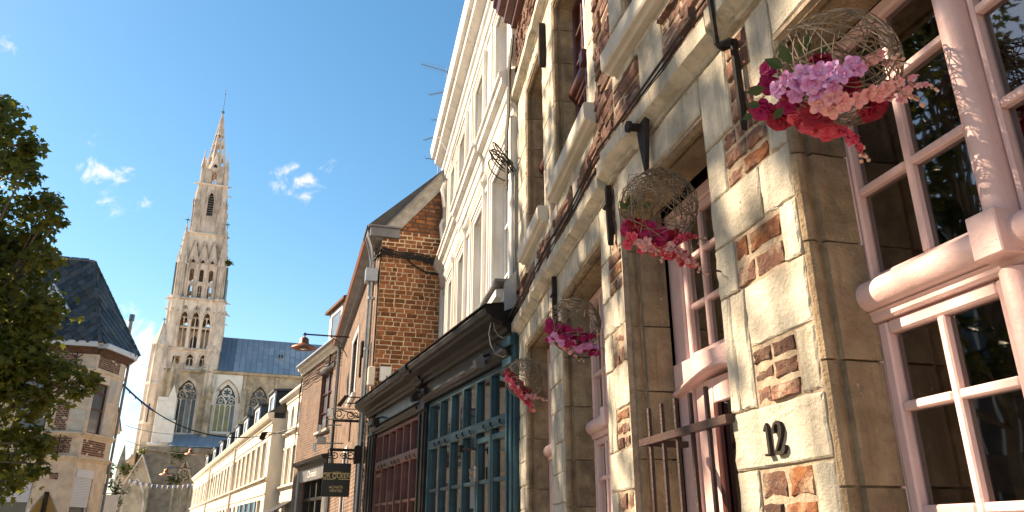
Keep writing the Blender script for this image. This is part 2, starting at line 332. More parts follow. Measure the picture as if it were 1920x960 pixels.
    def wall(s, x0, x1, z0, z1, y, ops, depth, back=None):
        """front face in plane y with openings (x0,x1,z0,z1[,arch rise,pointed]) and their reveals going to y-depth"""
        ops = [tuple(o) + (0, False)[len(o) - 4:] if len(o) < 6 else tuple(o) for o in ops]
        xs = sorted({x0, x1, *[o[0] for o in ops], *[o[1] for o in ops]}); zs = sorted({z0, z1, *[o[2] for o in ops], *[o[3] for o in ops]})
        xs = [x for x in xs if x0 - 1e-6 <= x <= x1 + 1e-6]; zs = [z for z in zs if z0 - 1e-6 <= z <= z1 + 1e-6]
        for i in range(len(xs) - 1):
            for k in range(len(zs) - 1):
                cx, cz = (xs[i] + xs[i + 1]) / 2, (zs[k] + zs[k + 1]) / 2
                if any(o[0] < cx < o[1] and o[2] < cz < o[3] for o in ops): continue
                s.quad((xs[i], y, zs[k]), (xs[i + 1], y, zs[k]), (xs[i + 1], y, zs[k + 1]), (xs[i], y, zs[k + 1]))
        d = y - depth
        for o in ops:
            a, b, c, e, rise, ptd = o
            sp = e - rise
            s.quad((a, y, c), (a, d, c), (a, d, sp), (a, y, sp)); s.quad((b, y, c), (b, d, c), (b, d, sp), (b, y, sp)); s.quad((a, y, c), (b, y, c), (b, d, c), (a, d, c))
            cv = arch_pts(a, b, sp, rise, ptd, 10) if rise else [(a, e), (b, e)]
            for (p, q), (p2, q2) in zip(cv, cv[1:]):
                s.quad((p, y, q), (p2, y, q2), (p2, d, q2), (p, d, q))
                if rise: s.quad((p, y, q), (p2, y, q2), (p2, y, e), (p, y, e))
        return s
    def mesh(s, name):
        me = bpy.data.meshes.new(name); me.from_pydata(s.v, [], s.f); me.validate(); me.update(); return me
def arch_pts(a, b, sp, rise, ptd, n=10):
    c, h = (a + b) / 2, (b - a) / 2; out = []
    if not ptd:
        for i in range(n + 1):
            t = pi - pi * i / n; out.append((c + h * cos(t), sp + rise * sin(t)))
        return out
    # two arcs: each of radius q centred on the springing line
    q = (rise * rise + h * h) / (2 * h); th = atan2(rise, q - h)
    L = [(a + q - q * cos(th * i / (n // 2)), sp + q * sin(th * i / (n // 2))) for i in range(n // 2 + 1)]
    return L + [(2 * c - x, z) for x, z in L[-2::-1]]
class Frame:
    def __init__(s, x, y, deg, z=0):
        s.deg = deg; a = R(deg); s.o = Vector((x, y, z)); s.d = Vector((sin(a), cos(a), 0)); s.n = Vector((-cos(a), sin(a), 0))
        s.M = Matrix.Translation(s.o) @ Matrix.Rotation(pi / 2 - a, 4, 'Z')
    def w(s, x, y=0, z=0): return s.o + s.d * x + s.n * y + Vector((0, 0, z))
    def hit(s, u, v, y=0):
        r = ray(u, v); t = ((s.o + s.n * y).dot(s.n)) / Vector((r.x, r.y, 0)).dot(s.n); p = r * t
        return ((p - s.o).dot(s.d), p.z + EYE - s.o.z)
WM = {}
FLAT = {'stone_block', 'brick', 'lintel_stone', 'string_course_stone', 'slate', 'roof_panel'}
I4 = Matrix.Identity(4)
COL = SC.collection
def add(name, data, m=None, parent=None, M4=I4, label=None, cat=None, group=None, kind=None, smooth=False):
    if isinstance(data, M): data = data.mesh(name)
    o = bpy.data.objects.new(name, data); COL.objects.link(o)
    if data is not None and m is not None and not data.materials: data.materials.append(MATS[m])
    if data is not None and kind != 'stuff' and name not in FLAT and hasattr(data, 'polygons') and not data.get('sm'):
        data['sm'] = 1; data.polygons.foreach_set('use_smooth', [True] * len(data.polygons)); data.set_sharp_from_angle(angle=R(60 if smooth else 24))
    if parent is not None:
        o.parent = parent; o.matrix_basis = WM[parent].inverted() @ M4
    else: o.matrix_basis = M4
    WM[o] = M4
    if label: o['label'] = label
    if cat: o['category'] = cat
    if group: o['group'] = group
    if kind: o['kind'] = kind
    return o
def thing(name, label, cat, M4=I4, group=None): return add(name, None, None, None, M4, label, cat, group)
def textmesh(body, size, extrude, align='CENTER'):
    c = bpy.data.curves.new('lettering', 'FONT'); c.body = body; c.size = size; c.extrude = extrude; c.align_x = align; c.resolution_u = 3
    o = bpy.data.objects.new('lettering', c); COL.objects.link(o)
    dg = bpy.context.evaluated_depsgraph_get(); me = bpy.data.meshes.new_from_object(o.evaluated_get(dg))
    bpy.data.objects.remove(o); bpy.data.curves.remove(c); return me
def copy_tree(o, parent=None, M4=None):
    c = o.copy(); COL.objects.link(c)
    if parent is not None: c.parent = parent
    if M4 is not None: c.matrix_basis = M4; WM[c] = M4
    for ch in o.children: copy_tree(ch, c)
    return c
# street frames (x along the wall going away, y out into the street, z up), bearings in degrees
FN = Frame(.527, 2.708, -13.63); FF = Frame(.527, 2.708, -8.61); FW = Frame(.044, 5.896, -12.16); FS = Frame(-.064, 5.924, -22.66)
FG = Frame(-1.094, 11.175, -106.5); FB = Frame(-2.067, 10.887, -16.5); FA = Frame(-4.262, 18.298, -28.16)
# a few rough brick meshes, one unit each (1 x 1 x 1, y outwards), shared by all bricks
def unit_brick(seed):
    random.seed(seed); b = M(); r = lambda a: random.uniform(-a, a)
    b.v = []; n = 8
    n = 12; out = [(0, 0), (.33, 0), (.66, 0), (1, 0), (1, .33), (1, .66), (1, 1), (.66, 1), (.33, 1), (0, 1), (0, .66), (0, .33)]
    jt = [(r(.03), r(.06)) for _ in out]
    vs = [(x, 0, z) for x, z in out] + [(x + a, .55 + r(.2), z + c) for (x, z), (a, c) in zip(out, jt)]
    vs += [(.5 + (x - .5) * .94 + a, .9 + r(.14), .5 + (z - .5) * .87 + c) for (x, z), (a, c) in zip(out, jt)] + [(.5 + r(.1), 1.0, .5 + r(.1))]
    fs = [(i, (i + 1) % n, n + (i + 1) % n, n + i) for i in range(n)] + [(n + i, n + (i + 1) % n, 2 * n + (i + 1) % n, 2 * n + i) for i in range(n)] + [(2 * n + i, 2 * n + (i + 1) % n, 3 * n) for i in range(n)]
    b.add(vs, fs); return b
UB = [unit_brick(100 + i) for i in range(7)]
random.seed(11)
BMESH = {}
def brick(parent, fr, m, x0, x1, y0, y1, z0, z1, M0=None):
    k = random.randrange(7)
    if (m, k) not in BMESH:
        me = UB[k].mesh('brick'); me.materials.append(MATS[m]); BMESH[m, k] = me
    return add('brick', BMESH[m, k], None, parent, (M0 or fr.M) @ Matrix.Translation((x0, y0, z0)) @ Matrix.Diagonal((x1 - x0, y1 - y0, z1 - z0, 1)))
def brick_into(mm, x0, x1, y0, y1, z0, z1):
    b = random.choice(UB); mm.add([(x0 + (x1 - x0) * p[0], y0 + (y1 - y0) * p[1], z0 + (z1 - z0) * p[2]) for p in b.v], b.f)
# ------------------------------------------------------------------ the ground
g = M(); g.quad((-400, -400, -.13), (400, -400, -.13), (400, 600, -.13), (-400, 600, -.13))
add('street', g, 'paving', kind='structure')
def pave(name, pts):
    m = M(); m.prism(pts, -.129, 0, 'z'); return add(name, m, 'paving', kind='structure')
pave('pavement', [tuple(FN.w(-8, -3)[:2]), tuple(FN.w(-8, 1.5)[:2]), tuple(FN.w(0, 1.5)[:2]), tuple(FF.w(3.2, 1.5)[:2]), tuple(FS.w(5.2, 1.2)[:2]), tuple(FB.w(7.5, 1.2)[:2]), tuple(FA.w(4, 1.2)[:2]), tuple(FA.w(40, 1.2)[:2]), tuple(FA.w(40, -9)[:2]), tuple(FB.w(0, -9)[:2]), tuple(FN.w(0, -6)[:2])])

# ------------------------------------------------------------------ the stone house, number 12
house = thing('stone_house', 'old pale stone house with brick infill and pink windows, nearest on the right', 'house', FN.M)
def hp(name, m, mt, fr, parent=None, **k): return add(name, m, mt, parent or house, fr.M, **k)
Z_HEAD, RV = 2.94, .17
w = M(); w.wall(-6, .27, 0, 6.4, -.007, [(-1.83, -.945, 1.12, Z_HEAD), (-.51, .27, .12, Z_HEAD), (-.62, .10, 3.69, 5.14)], RV - .007)
hp('wall', w, 'mortar', FN)
w = M(); w.wall(.27, 3.21, 0, 6.4, -.007, [(.65, 1.57, 1.12, Z_HEAD), (1.93, 2.84, 1.12, Z_HEAD), (.76, 1.66, 3.69, 5.14), (2.03, 2.76, 3.69, 5.14)], RV - .007)
w.quad((3.21, -.007, 0), (3.21, -6, 0), (3.21, -6, 6.3), (3.21, -.007, 6.3))
hp('wall', w, 'mortar', FF)
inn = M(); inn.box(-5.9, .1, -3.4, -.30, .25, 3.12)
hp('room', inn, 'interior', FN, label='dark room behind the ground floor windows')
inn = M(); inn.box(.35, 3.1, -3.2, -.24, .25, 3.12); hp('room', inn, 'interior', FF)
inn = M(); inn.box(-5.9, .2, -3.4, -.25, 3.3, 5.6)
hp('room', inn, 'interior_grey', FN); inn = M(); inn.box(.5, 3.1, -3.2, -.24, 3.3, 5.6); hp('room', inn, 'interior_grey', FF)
NBR = [0]
def stone(fr, x0, x1, z0, z1, y=0.0, **k):
    b = M(); b.block(min(x0, x1) + .003, max(x0, x1) - .003, -.03, y + random.uniform(-.002, .003), z0 + .003, z1 - .003, seg=6 if z1 > 1.5 else 3, ch=random.uniform(.003, .006), j=.004, bulge=.0015, **k)
    return hp('stone_block', b, 'limestone', fr)
ROWS = [(.45, .62, 'S'), (.62, .79, 'B'), (.79, .95, 'D'), (.95, 1.11, 'B'), (1.11, 1.28, 'S'), (1.28, 1.44, 'B'), (1.44, 1.60, 'D'), (1.60, 1.768, 'B'), (1.768, 1.93, 'S'),
        (1.93, 2.10, 'L'), (2.10, 2.28, 'U'), (2.28, 2.445, 'B'), (2.445, 2.61, 'D'), (2.61, 2.80, 'B'), (2.80, 3.10, 'T')]
def infill(fr, a, b, z0, z1, nrow, orange):
    """small panel of old hand-made bricks between a (far) and b (near)"""
    h = (z1 - z0) / nrow; L = a - b
    for i in range(nrow):
        zz = z0 + i * h; cuts = [a]
        first = True
        while cuts[-1] - b > .06:
            st = random.choice((.075, .1, .19, .13)) if L > .12 else L
            cuts.append(max(b, cuts[-1] - st))
            if cuts[-1] - b < .05: cuts[-1] = b
        for p, q in zip(cuts, cuts[1:]):
            mt = 'orange_brick' if random.random() < orange else 'old_brick'
            NBR[0] += 1
            brick(house, fr, mt, q + .006, p - .006, -.03, random.uniform(-.005, .006), zz + .007, zz + h - .007 + random.uniform(-.004, .003))
def pier(fr, far, near, seed, bricks=True, rows=ROWS):
    random.seed(seed); L = near - far
    f = lambda u: far + L * u
    stone(fr, far, near, 0, .45, .03)
    for z0, z1, t in rows:
        dz = random.uniform(-.006, .006)
        if t == 'S': stone(fr, f(0), f(1), z0, z1)
        elif t == 'D': k = f(random.uniform(.42, .66)); stone(fr, f(0), k, z0, z1); stone(fr, k, f(1), z0, z1)
        elif t == 'T':
            stone(fr, f(0), f(.42), z0, z1); stone(fr, f(.72), f(1), z0, z1)
            if bricks: infill(fr, f(.42), f(.72), z0, z1, 4, .1)
            else: stone(fr, f(.42), f(.72), z0, z1)
        elif t == 'U':
            stone(fr, f(0), f(.13), z0 - .17, z1); stone(fr, f(.13), f(.32), z0 - .17, z1); stone(fr, f(.32), f(1), z0, z1)
        elif t == 'L':
            stone(fr, f(.81), f(1), z0, z1)
            if bricks: infill(fr, f(.32), f(.81), z0, z1, 3, .3)
            else: stone(fr, f(.32), f(.81), z0, z1)
        elif t == 'B':
            if bricks:
                u0, u1 = random.uniform(.24, .33), random.uniform(.78, .84)
                stone(fr, f(0), f(u0), z0, z1); stone(fr, f(u1), f(1), z0, z1); infill(fr, f(u0), f(u1), z0, z1, 2 if z1 - z0 < .18 else 3, .2)
            else: k = f(random.uniform(.3, .6)); stone(fr, f(0), k, z0, z1); stone(fr, k, f(1), z0, z1)
pier(FN, -.51, -.945, 3)
pier(FF, .65, .28, 5)
pier(FF, 1.93, 1.57, 8, bricks=False)
pier(FF, 3.2, 2.84, 9, bricks=False)
pier(FN, -1.83, -2.35, 21)
def jamb(fr, s, sg, z0, z1, h=.29, seed=0):
    """moulded jamb stones: roll, groove, fillet and plain reveal; sg=-1 when the opening lies at smaller x"""
    random.seed(seed); z = z0
    while z < z1 - .02:
        t = min(z1, z + random.uniform(h * .85, h * 1.2))
        if z1 - t < .1: t = z1
        e = random.uniform(-.003, .003)
        P = [(-.03, -.010), (.004, -.007), (.014, -.014), (.018, -.028), (.013, -.041), (.003, -.049), (.003, -.058), (.021, -.062), (.020 + e, -.12), (.020 + e, -RV), (-.03, -RV)]
        m = M(); m.prism([(s + sg * x, y) for x, y in P], z + .003, t - .003, 'z'); hp('jamb_stone', m, 'jamb_stone', fr); z = t
for fr, s, sg, sd in ((FN, -.945, -1, 1), (FN, -1.83, 1, 2), (FN, -.51, 1, 3), (FF, .28, -1, 4), (FF, .65, 1, 5), (FF, 1.57, -1, 6), (FF, 1.93, 1, 7), (FF, 2.84, -1, 8)):
    jamb(fr, s, sg, 1.12 if s not in (-.51, .28) else .1, Z_HEAD, seed=sd)
for fr, s, sg, sd in ((FF, 1.66, -1, 11), (FF, 2.76, -1, 12), (FF, .76, 1, 13), (FF, 2.03, 1, 14), (FN, .10, -1, 15), (FN, -.62, 1, 16)): jamb(fr, s, sg, 3.70, 5.14, .30, seed=sd)
def lintel(fr, a, b, n, seed, z=Z_HEAD, top=3.10):
    random.seed(seed)
    for i in range(n):
        x0, x1 = a + (b - a) * i / n, a + (b - a) * (i + 1) / n
        m = M(); m.block(min(x0, x1) + .003, max(x0, x1) - .003, -.03, random.uniform(-.002, .004), z + .014, top - .004, ch=.006, j=.002, seg=3)
        hp('lintel_stone', m, 'limestone', fr)
    k = max(2, n // 2)
    for i in range(k):
        x0, x1 = a + (b - a) * i / k, a + (b - a) * (i + 1) / k
        m = M(); m.prism([(-.012, z + .013), (-.010, z), (-.022, z - .014), (-.038, z - .016), (-.05, z - .004), (-.056, z - .002), (-.060, z - .018), (-RV, z - .018), (-RV, z + .05), (-.012, z + .05)], x0 + .003 * (1 if x1 > x0 else -1), x1, 'x')
        hp('soffit_stone', m, 'jamb_stone', fr)
lintel(FN, -.945, -1.83, 4, 31); lintel(FN, .27, -.51, 3, 32); lintel(FF, 1.57, .65, 6, 33); lintel(FF, 2.84, 1.93, 6, 34)
lintel(FF, 1.66, .76, 5, 35, 5.14, 5.27); lintel(FF, 2.76, 2.03, 4, 36, 5.14, 5.27); lintel(FN, .10, -.62, 4, 37, 5.14, 5.27)
# string courses, each stone a little out of line with its neighbour
def course(fr, cuts, zs, z=3.10, nm='string_course_stone'):
    for (a, b), dz in zip(zip(cuts, cuts[1:]), zs):
        m = M(); m.loft([(-.03, z + dz + .004), (.010, z + dz + .004), (.012, z + dz + .018), (.022, z + dz + .022), (.056, z + dz + .044), (.060, z + dz + .047), (.061, z + dz + .108), (.057, z + dz + .114), (-.03, z + dz + .122)], a + .002, b - .002, max(4, int((b - a) / .05)), .0022)
        hp(nm, m, 'limestone', fr)
random.seed(5)
course(FN, [-6, -4.2, -2.5, -1.55, -.70, .03, .30], [0, .01, -.005, .012, -.004, .012])
course(FF, [.27, .45, 1.05, 1.69, 2.3, 3.22], [.03, -.012, -.006, .022, -.004])
course(FN, [-6, -4, -2, -.6, .27], [0, .01, 0, .01], 5.28); course(FF, [.27, 1.2, 2.2, 3.22], [.005, 0, .006], 5.28)
# rough brick band and panels above the string course; plain stones and quoins between
random.seed(77)
loose = {}
def band(fr, x0, x1, z0, z1, big=True):
    z = z0; odd = False
    while z < z1 - .02:
        h = min(random.uniform(.056, .068), z1 - z); x = x0 - (random.uniform(0, .1) if odd else 0)
        while x < x1 - .01:
            L = random.choice((.11, .19, .21, .2)); a, b = max(x, x0), min(x + L, x1)
            if b - a > .03:
                pr = random.uniform(-.006, .024)
                if big and NBR[0] < 298: NBR[0] += 1; brick(house, fr, 'purple_brick', a + .004, b - .005, -.03, pr, z + .004, z + h - .004)
                else: brick_into(loose.setdefault(fr, M()), a + .004, b - .005, -.03, pr, z + .004, z + h - .004)
            x += L
        z += h; odd = not odd
def plain(fr, x0, x1, z0, z1, y=0.0): stone(fr, x0, x1, z0, z1, y)
for a, b in ((-.95, -.27), (-.04, .26)): band(FN, a, b, 3.20, 3.53)
for a, b in ((.27, 1.02), (1.18, 1.72), (1.84, 2.3), (2.42, 3.2)): band(FF, a, b, 3.20, 3.50)
for a, b in ((1.02, 1.18), (1.72, 1.84), (2.3, 2.42)): plain(FF, a, b, 3.21, 3.50)
plain(FN, -.27, -.04, 3.21, 3.56, .004); plain(FN, -1.12, -.95, 3.21, 3.55)
band(FF, .27, .60, 3.50, 3.86); band(FN, -.95, -.72, 3.53, 4.2); plain(FN, -1.12, -.95, 3.55, 3.9)
band(FN, -1.9, -1.12, 3.22, 4.4, False); band(FN, -6, -1.9, 3.22, 5.2, False)
# aprons under the sills, quoins either side of the upper windows
for fr, a, b, s0, s1 in ((FF, .70, 1.60, .62, 1.63), (FF, 2.02, 2.72, 1.92, 2.80), (FN, -.60, .14, -.70, .22)):
    zt = 3.50 if fr is FF else 3.53
    for k in range(2): plain(fr, a + (b - a) * k / 2, a + (b - a) * (k + 1) / 2, zt, 3.585, .0)
    m = M(); m.prism([(-.10, 3.70), (-.10, 3.59), (-.02, 3.585), (.030, 3.585), (.040, 3.60), (.060, 3.602), (.066, 3.612), (.068, 3.69), (.060, 3.70)], s0, s1, 'x'); hp('window_sill', m, 'pale_block', fr, label='projecting pale stone window sill')
def quoin(fr, far, near, z0, z1, seed):
    random.seed(seed); z = z0; k = 0
    while z < z1 - .03:
        t = min(z1, z + random.uniform(.24, .32))
        if z1 - t < .1: t = z1
        plain(fr, far, near, z, t); z = t; k += 1
quoin(FF, 3.2, 2.76, 3.585, 5.27, 51); quoin(FF, 2.03, 1.66, 3.70, 5.27, 52); quoin(FF, .76, .60, 3.585, 5.27, 53); quoin(FN, .25, .10, 3.53, 5.27, 54); quoin(FN, -.62, -.80, 3.6, 5.27, 55)
plain(FF, 2.03, 1.90, 3.50, 3.70); plain(FF, 1.62, 1.90, 3.50, 3.585)
band(FF, .27, .60, 3.86, 5.27, False); band(FN, -.95, -.80, 4.2, 5.27, False); band(FN, -1.9, -.95, 4.4, 5.27, False)
band(FF, .27, 3.2, 5.45, 6.08, False); band(FN, -6, .27, 5.45, 6.08, False)
for fr, m in loose.items(): hp('brick', m, 'purple_brick', fr, kind='stuff')
# wooden eaves cornice and roof
DZ = .35
for fr, a, b in ((FN, -6, .27), (FF, .272, 3.25)):
    m = M(); m.prism([(-.03, 5.80), (.05, 5.80), (.06, 5.86), (.12, 5.88), (.13, 5.94), (.18, 5.96), (.20, 6.02), (.23, 6.04), (.23, 6.10), (-.03, 6.12)], a, b, 'x'); m.v = [(x, y, z + DZ) for x, y, z in m.v]; hp('eaves_cornice', m, 'dark_red_paint', fr)
    m = M(); m.prism([(.25, 6.115), (.25, 6.15), (-3.5, 9.2), (-3.6, 6.14)], a, b, 'x'); m.v = [(x, y, z + DZ) for x, y, z in m.v]; hp('roof', m, 'tile', fr)
m = M(); m.box(-6, 3.2, -6.5, -3.45, 0, 6); hp('rear_wall', m, 'mortar', FN)

# ---- casement windows with roll-moulded transom and mullion
def casement(fr, far, near, z0, zt, z1, y, mt, zl_low, zl_up, door=False, gl='glass', cols=2):
    W = far - near; c = (far + near) / 2; fw = .020
    win = M()
    win.box(far - fw, far, y - .07, y, z0, z1, .006); win.box(near, near + fw, y - .07, y, z0, z1, .006); win.box(near + fw, far - fw, y - .07, y - .002, z1 - fw - .02, z1, .006)
    win.box(near + fw, far - fw, y - .07, y + .012, z0, z0 + .06, .008)
    wo = hp('window', win, mt, fr)
    # transom: roll with a fillet under it
    t = M(); a = [(y + .006 + .038 * cos(q), zt + .040 * sin(q)) for q in [pi * (-.5 + i / 14) for i in range(15)]]
    t.prism([(y - .06, zt - .0402)] + a + [(y - .06, zt + .0402)], near + .003, far + .006, 'x')
    t.prism([(y - .06, zt - .066), (y + .003, zt - .066), (y + .009, zt - .059), (y + .009, zt - .048), (y + .016, zt - .042), (y - .06, zt - .042)], near + .004, far - .006, 'x')
    hp('transom', t, mt, fr, wo)
    mu = M(); r = .030
    for za, zb in ((z0 + .06, zt - .068), (zt + .042, z1 - fw)):
        mu.prism([(c - r, y - .06), (c - r, y + .004)] + [(c - r * cos(q), y + .004 + .034 * sin(q)) for q in [pi * i / 12 for i in range(1, 12)]] + [(c + r, y + .004), (c + r, y - .06)], za, zb, 'z')
    mu.box(c - .036, c + .036, y - .02, y + .066, zt - .046, zt + .05, .003)
    hp('mullion', mu, mt, fr, wo)
    for s0, s1 in ((far - fw - .002, c + r + .002), (c - r - .002, near + fw + .002)):   # left and right leaves
        for za, zb, lines in ((z0 + .062, zt - .068, zl_low), (zt + .043, z1 - fw - .002, zl_up)):
            s = M(); up_ = za > zt; st = .014 if up_ else .032; yb, yf = y - .05, y - .004
            s.box(s0 - st, s0, yb, yf, za, zb, .005); s.box(s1, s1 + st, yb, yf, za, zb, .005)
            s.box(s1 + st, s0 - st, yb, yf - .002, za, za + st, .005); s.box(s1 + st, s0 - st, yb, yf - .002, zb - st, zb, .005)
            x0, x1 = s1 + st, s0 - st; cx = [x0 + (x1 - x0) * k / cols for k in range(1, cols)]
            ls = [l for l in lines if za + .05 < l < zb - .05]
            for x in cx: s.box(x - .011, x + .011, yb + .004, yf - .004, za + st, zb - st, .004)
            xe = [x0] + cx + [x1]
            for l in ls:
                for p, q in zip(xe, xe[1:]): s.box(p + (.011 if p != x0 else 0), q - (.011 if q != x1 else 0), yb + .004, yf - .003, l - .011, l + .011, .004)
            so = hp('sash', s, mt, fr, wo)
            ze = [za + st] + ls + [zb - st]
            for p, q in zip(xe, xe[1:]):
                for u, v in zip(ze, ze[1:]):
                    g = M(); g.box(p + .006, q - .006, y - .030, y - .026, u + .006, v - .006); hp('pane', g, gl, fr, wo)
    return wo
LOW, UP = [1.42, 1.652, 1.886], [2.455, 2.697]
casement(FN, -.945, -1.827, 1.14, 2.165, Z_HEAD - .02, -.165, 'pink_paint', LOW, UP)
casement(FF, 1.565, .655, 1.14, 2.165, Z_HEAD - .02, -.165, 'pink_paint', LOW, UP)
casement(FF, 2.835, 1.935, 1.14, 2.165, Z_HEAD - .02, -.165, 'pink_paint', LOW, UP)
for fr, a, b in ((FF, 1.65, .77), (FF, 2.75, 2.04), (FN, .09, -.61)): casement(fr, a, b, 3.70, 4.40, 5.12, -.15, 'dark_red_paint', [4.0], [4.62, 4.86])
for fr, a, b in ((FN, -.94, -1.84), (FF, 1.58, .64), (FF, 2.85, 1.92)):
    m = M(); m.prism([(-.2, 1.13), (-.2, 1.02), (.05, 1.0), (.06, 1.1), (-.1, 1.135)], b, a, 'x'); hp('window_sill', m, 'limestone', fr)

# ---- the door of number 12
dy = -.215
d = M(); d.box(.155, .27, dy - .08, dy, .12, Z_HEAD - .02, .008); d.box(-.50, -.44, dy - .08, dy, .12, Z_HEAD - .02, .008); d.box(-.44, .155, dy - .08, dy - .002, Z_HEAD - .08, Z_HEAD - .02, .006)
door = hp('door', d, 'pink_paint', FN, label='pink panelled door with a glazed light above')
r_ = M()   # carved transom rail with a bowed lower edge
top, bot = 2.245, 2.115
pts = [(.270, top), (-.44, top)] + [(-.44, bot + .03)] + [(-.40 + i * .67 / 14, bot + .055 * (0.5 - 0.5 * cos(2 * pi * min(1, max(0, (i / 14))))) ** .8) for i in range(15)]
r_.prism(pts, dy - .06, dy + .02, 'y'); hp('carved_rail', r_, 'pink_paint', FN, door)
r2 = M(); ed = [(x, z) for x, z in pts[3:]]
r2.tube([(x, dy + .022, z + .012) for x, z in ed], .011, 6); r2.tube([(x, dy + .018, z + .034) for x, z in ed], .004, 5); hp('moulding', r2, 'pink_paint', FN, door, smooth=True)
s = M(); x0, x1, za, zb = -.44, .155, top, Z_HEAD - .08
s.box(x0, x0 + .03, dy - .05, dy - .01, za, zb, .004); s.box(x1 - .03, x1, dy - .05, dy - .01, za, zb, .004); s.box(x0 + .03, x1 - .03, dy - .05, dy - .012, za, za + .03, .004); s.box(x0 + .03, x1 - .03, dy - .05, dy - .012, zb - .03, zb, .004)
cx = [x0 + .03 + (x1 - x0 - .06) * k / 4 for k in range(5)]; cz = [za + .03, 2.46, 2.665, zb - .03]
for x in cx[1:4]: s.box(x - .011, x + .011, dy - .046, dy - .014, za + .03, zb - .03, .004)
for z in cz[1:3]:
    for p, q in zip(cx, cx[1:]): s.box(p + .011, q - .011, dy - .046, dy - .013, z - .011, z + .011, .004)
hp('fanlight_sash', s, 'pink_paint', FN, door)
for p, q in zip(cx, cx[1:]):
    for u, v in zip(cz, cz[1:]): g = M(); g.box(p + .005, q - .005, dy - .034, dy - .030, u + .005, v - .005); hp('pane', g, 'glass', FN, door)
lf = M()
for i, (a, b) in enumerate(((.152, .085), (.082, .015), (-.30, -.437))): lf.box(b, a, dy - .05, dy - .02, .12, top - .09, .004)
lf.box(-.30, .015, dy - .05, dy - .022, 2.06, top - .09, .004); lf.box(-.30, .015, dy - .05, dy - .022, .12, 1.0, .004)
hp('door_leaf', lf, 'pink_paint', FN, door)
g = M(); g.box(-.295, .010, dy - .042, dy - .036, 1.0, 2.06); hp('pane', g, 'glass', FN, door)
g = M(); g.box(-.02, .010, dy - .034, dy - .012, 1.0, 2.06, .004); hp('glazing_bead', g, 'dark_red_paint', FN, door)
nb = thing('notice_frame', 'pale grey framed notice hanging behind the iron bars of the pink door', 'frame', FN.M @ Matrix.Translation((-.40, dy + .02, 1.55)))
m = M(); m.box(-.52, -.36, dy - .012, dy + .012, 1.48, 1.78, .004); add('border', m, 'blue_white_paint', nb, FN.M)
m = M(); m.box(-.50, -.38, dy + .012, dy + .016, 1.505, 1.755); add('notice', m, 'plain_black', nb, FN.M)
# ---- iron grille across the door
gr = thing('iron_railing', 'rusty iron bars with a flat cross rail fixed across the pink door', 'railing', FN.M @ Matrix.Translation((0, .0, 1.0)))
m = M(); m.prism([(-.002, 1.908), (.030, 1.905), (.032, 1.930), (.0, 1.933)], -.53, .115, 'x'); m.prism([(.115, -.17), (.15, -.17), (.115, .03), (.09, .03)], 1.908, 1.930, 'z'); add('cross_rail', m, 'rust_iron', gr, FN.M)
m = M(); m.prism([(-.002, 1.05), (.030, 1.047), (.032, 1.072), (.0, 1.075)], -.53, .12, 'x'); add('cross_rail', m, 'rust_iron', gr, FN.M)
for x in (.045, -.065, -.175, -.285, -.395): m = M(); m.tube([(x, .014, .6), (x, .014, 2.035)], .0085, 7); add('bar', m, 'rust_iron', gr, FN.M, smooth=False)
# ---- the number
num = thing('house_number', 'dark iron number 12 fixed to a pale stone block beside the door', 'house number', FN.M @ Matrix.Translation((-.72, .01, 1.84)))
def stroke(path, n0=1):
    L, Rr = [], []
    for i, (x, z, wd) in enumerate(path):
        a = path[max(0, i - 1)]; b = path[min(len(path) - 1, i + 1)]; dx, dz = b[0] - a[0], b[1] - a[1]; q = sqrt(dx * dx + dz * dz) or 1
        L.append((x - dz / q * wd * .72, z + dx / q * wd * .72)); Rr.append((x + dz / q * wd * .72, z - dx / q * wd * .72))
    m = M()
    for i in range(len(path) - 1): m.prism([L[i], L[i + 1], Rr[i + 1], Rr[i]], .004, .014, 'y')
    return m
K = lambda x, z: (-.687 - x * .063, 1.795 + z * .082)
m = stroke([(*K(.05, .80), .002), (*K(.16, .90), .006), (*K(.27, .99), .007), (*K(.285, .9), .0075), (*K(.30, .5), .0075), (*K(.31, .08), .0075)]); m.box(K(.12, 0)[0], K(.50, 0)[0], .004, .021, K(0, 0)[1], K(0, .08)[1], .002)
add('digit', m, 'iron', num, FN.M)
m = stroke([(*K(.78, .68), .008), (*K(.76, .80), .007), (*K(.86, .95), .0055), (*K(1.05, 1.0), .006), (*K(1.24, .93), .008), (*K(1.30, .76), .009), (*K(1.22, .55), .0075), (*K(1.02, .32), .006), (*K(.82, .12), .005), (*K(.78, .06), .005)])
m2 = stroke([(*K(.76, .05), .0055), (*K(1.0, .04), .007), (*K(1.30, .05), .0065), (*K(1.44, .14), .004), (*K(1.46, .26), .003)]); m.add(m2.v, m2.f); add('digit', m, 'iron', num, FN.M)
# ---- wall anchors
def anchor(fr, m, **k): hp('wall_anchor', m, 'iron', fr, **k)
m = M(); m.prism([(-.788, 3.06), (-.772, 3.06), (-.772, 2.80), (-.779, 2.735), (-.788, 2.78)], .004, .024); m.prism([(-.768, 3.30), (-.754, 3.30), (-.766, 3.04), (-.780, 3.04)], .064, .076)
m.tube([(-.798, .04, 3.04), (-.777, .068, 3.03), (-.756, .04, 3.04), (-.777, .014, 3.045)], .010, 6, True); anchor(FN, m)
m = M(); m.prism([(-.185, 3.2), (-.075, 3.2), (-.095, 3.06), (-.135, 2.90), (-.165, 3.06)], .03, .048); m.tube([(-.11, .03, 3.12), (-.11, .085, 3.12)], .017, 8); m.tube([(-.11, .085, 3.12), (-.11, .10, 3.12)], .024, 8); anchor(FN, m)
m = M(); m.prism([(.405, 3.12), (.432, 3.12), (.43, 2.86), (.42, 2.825), (.408, 2.86)], .004, .03); m.tube([(.39, .03, 3.02), (.45, .03, 3.02)], .010, 6); anchor(FF, m)
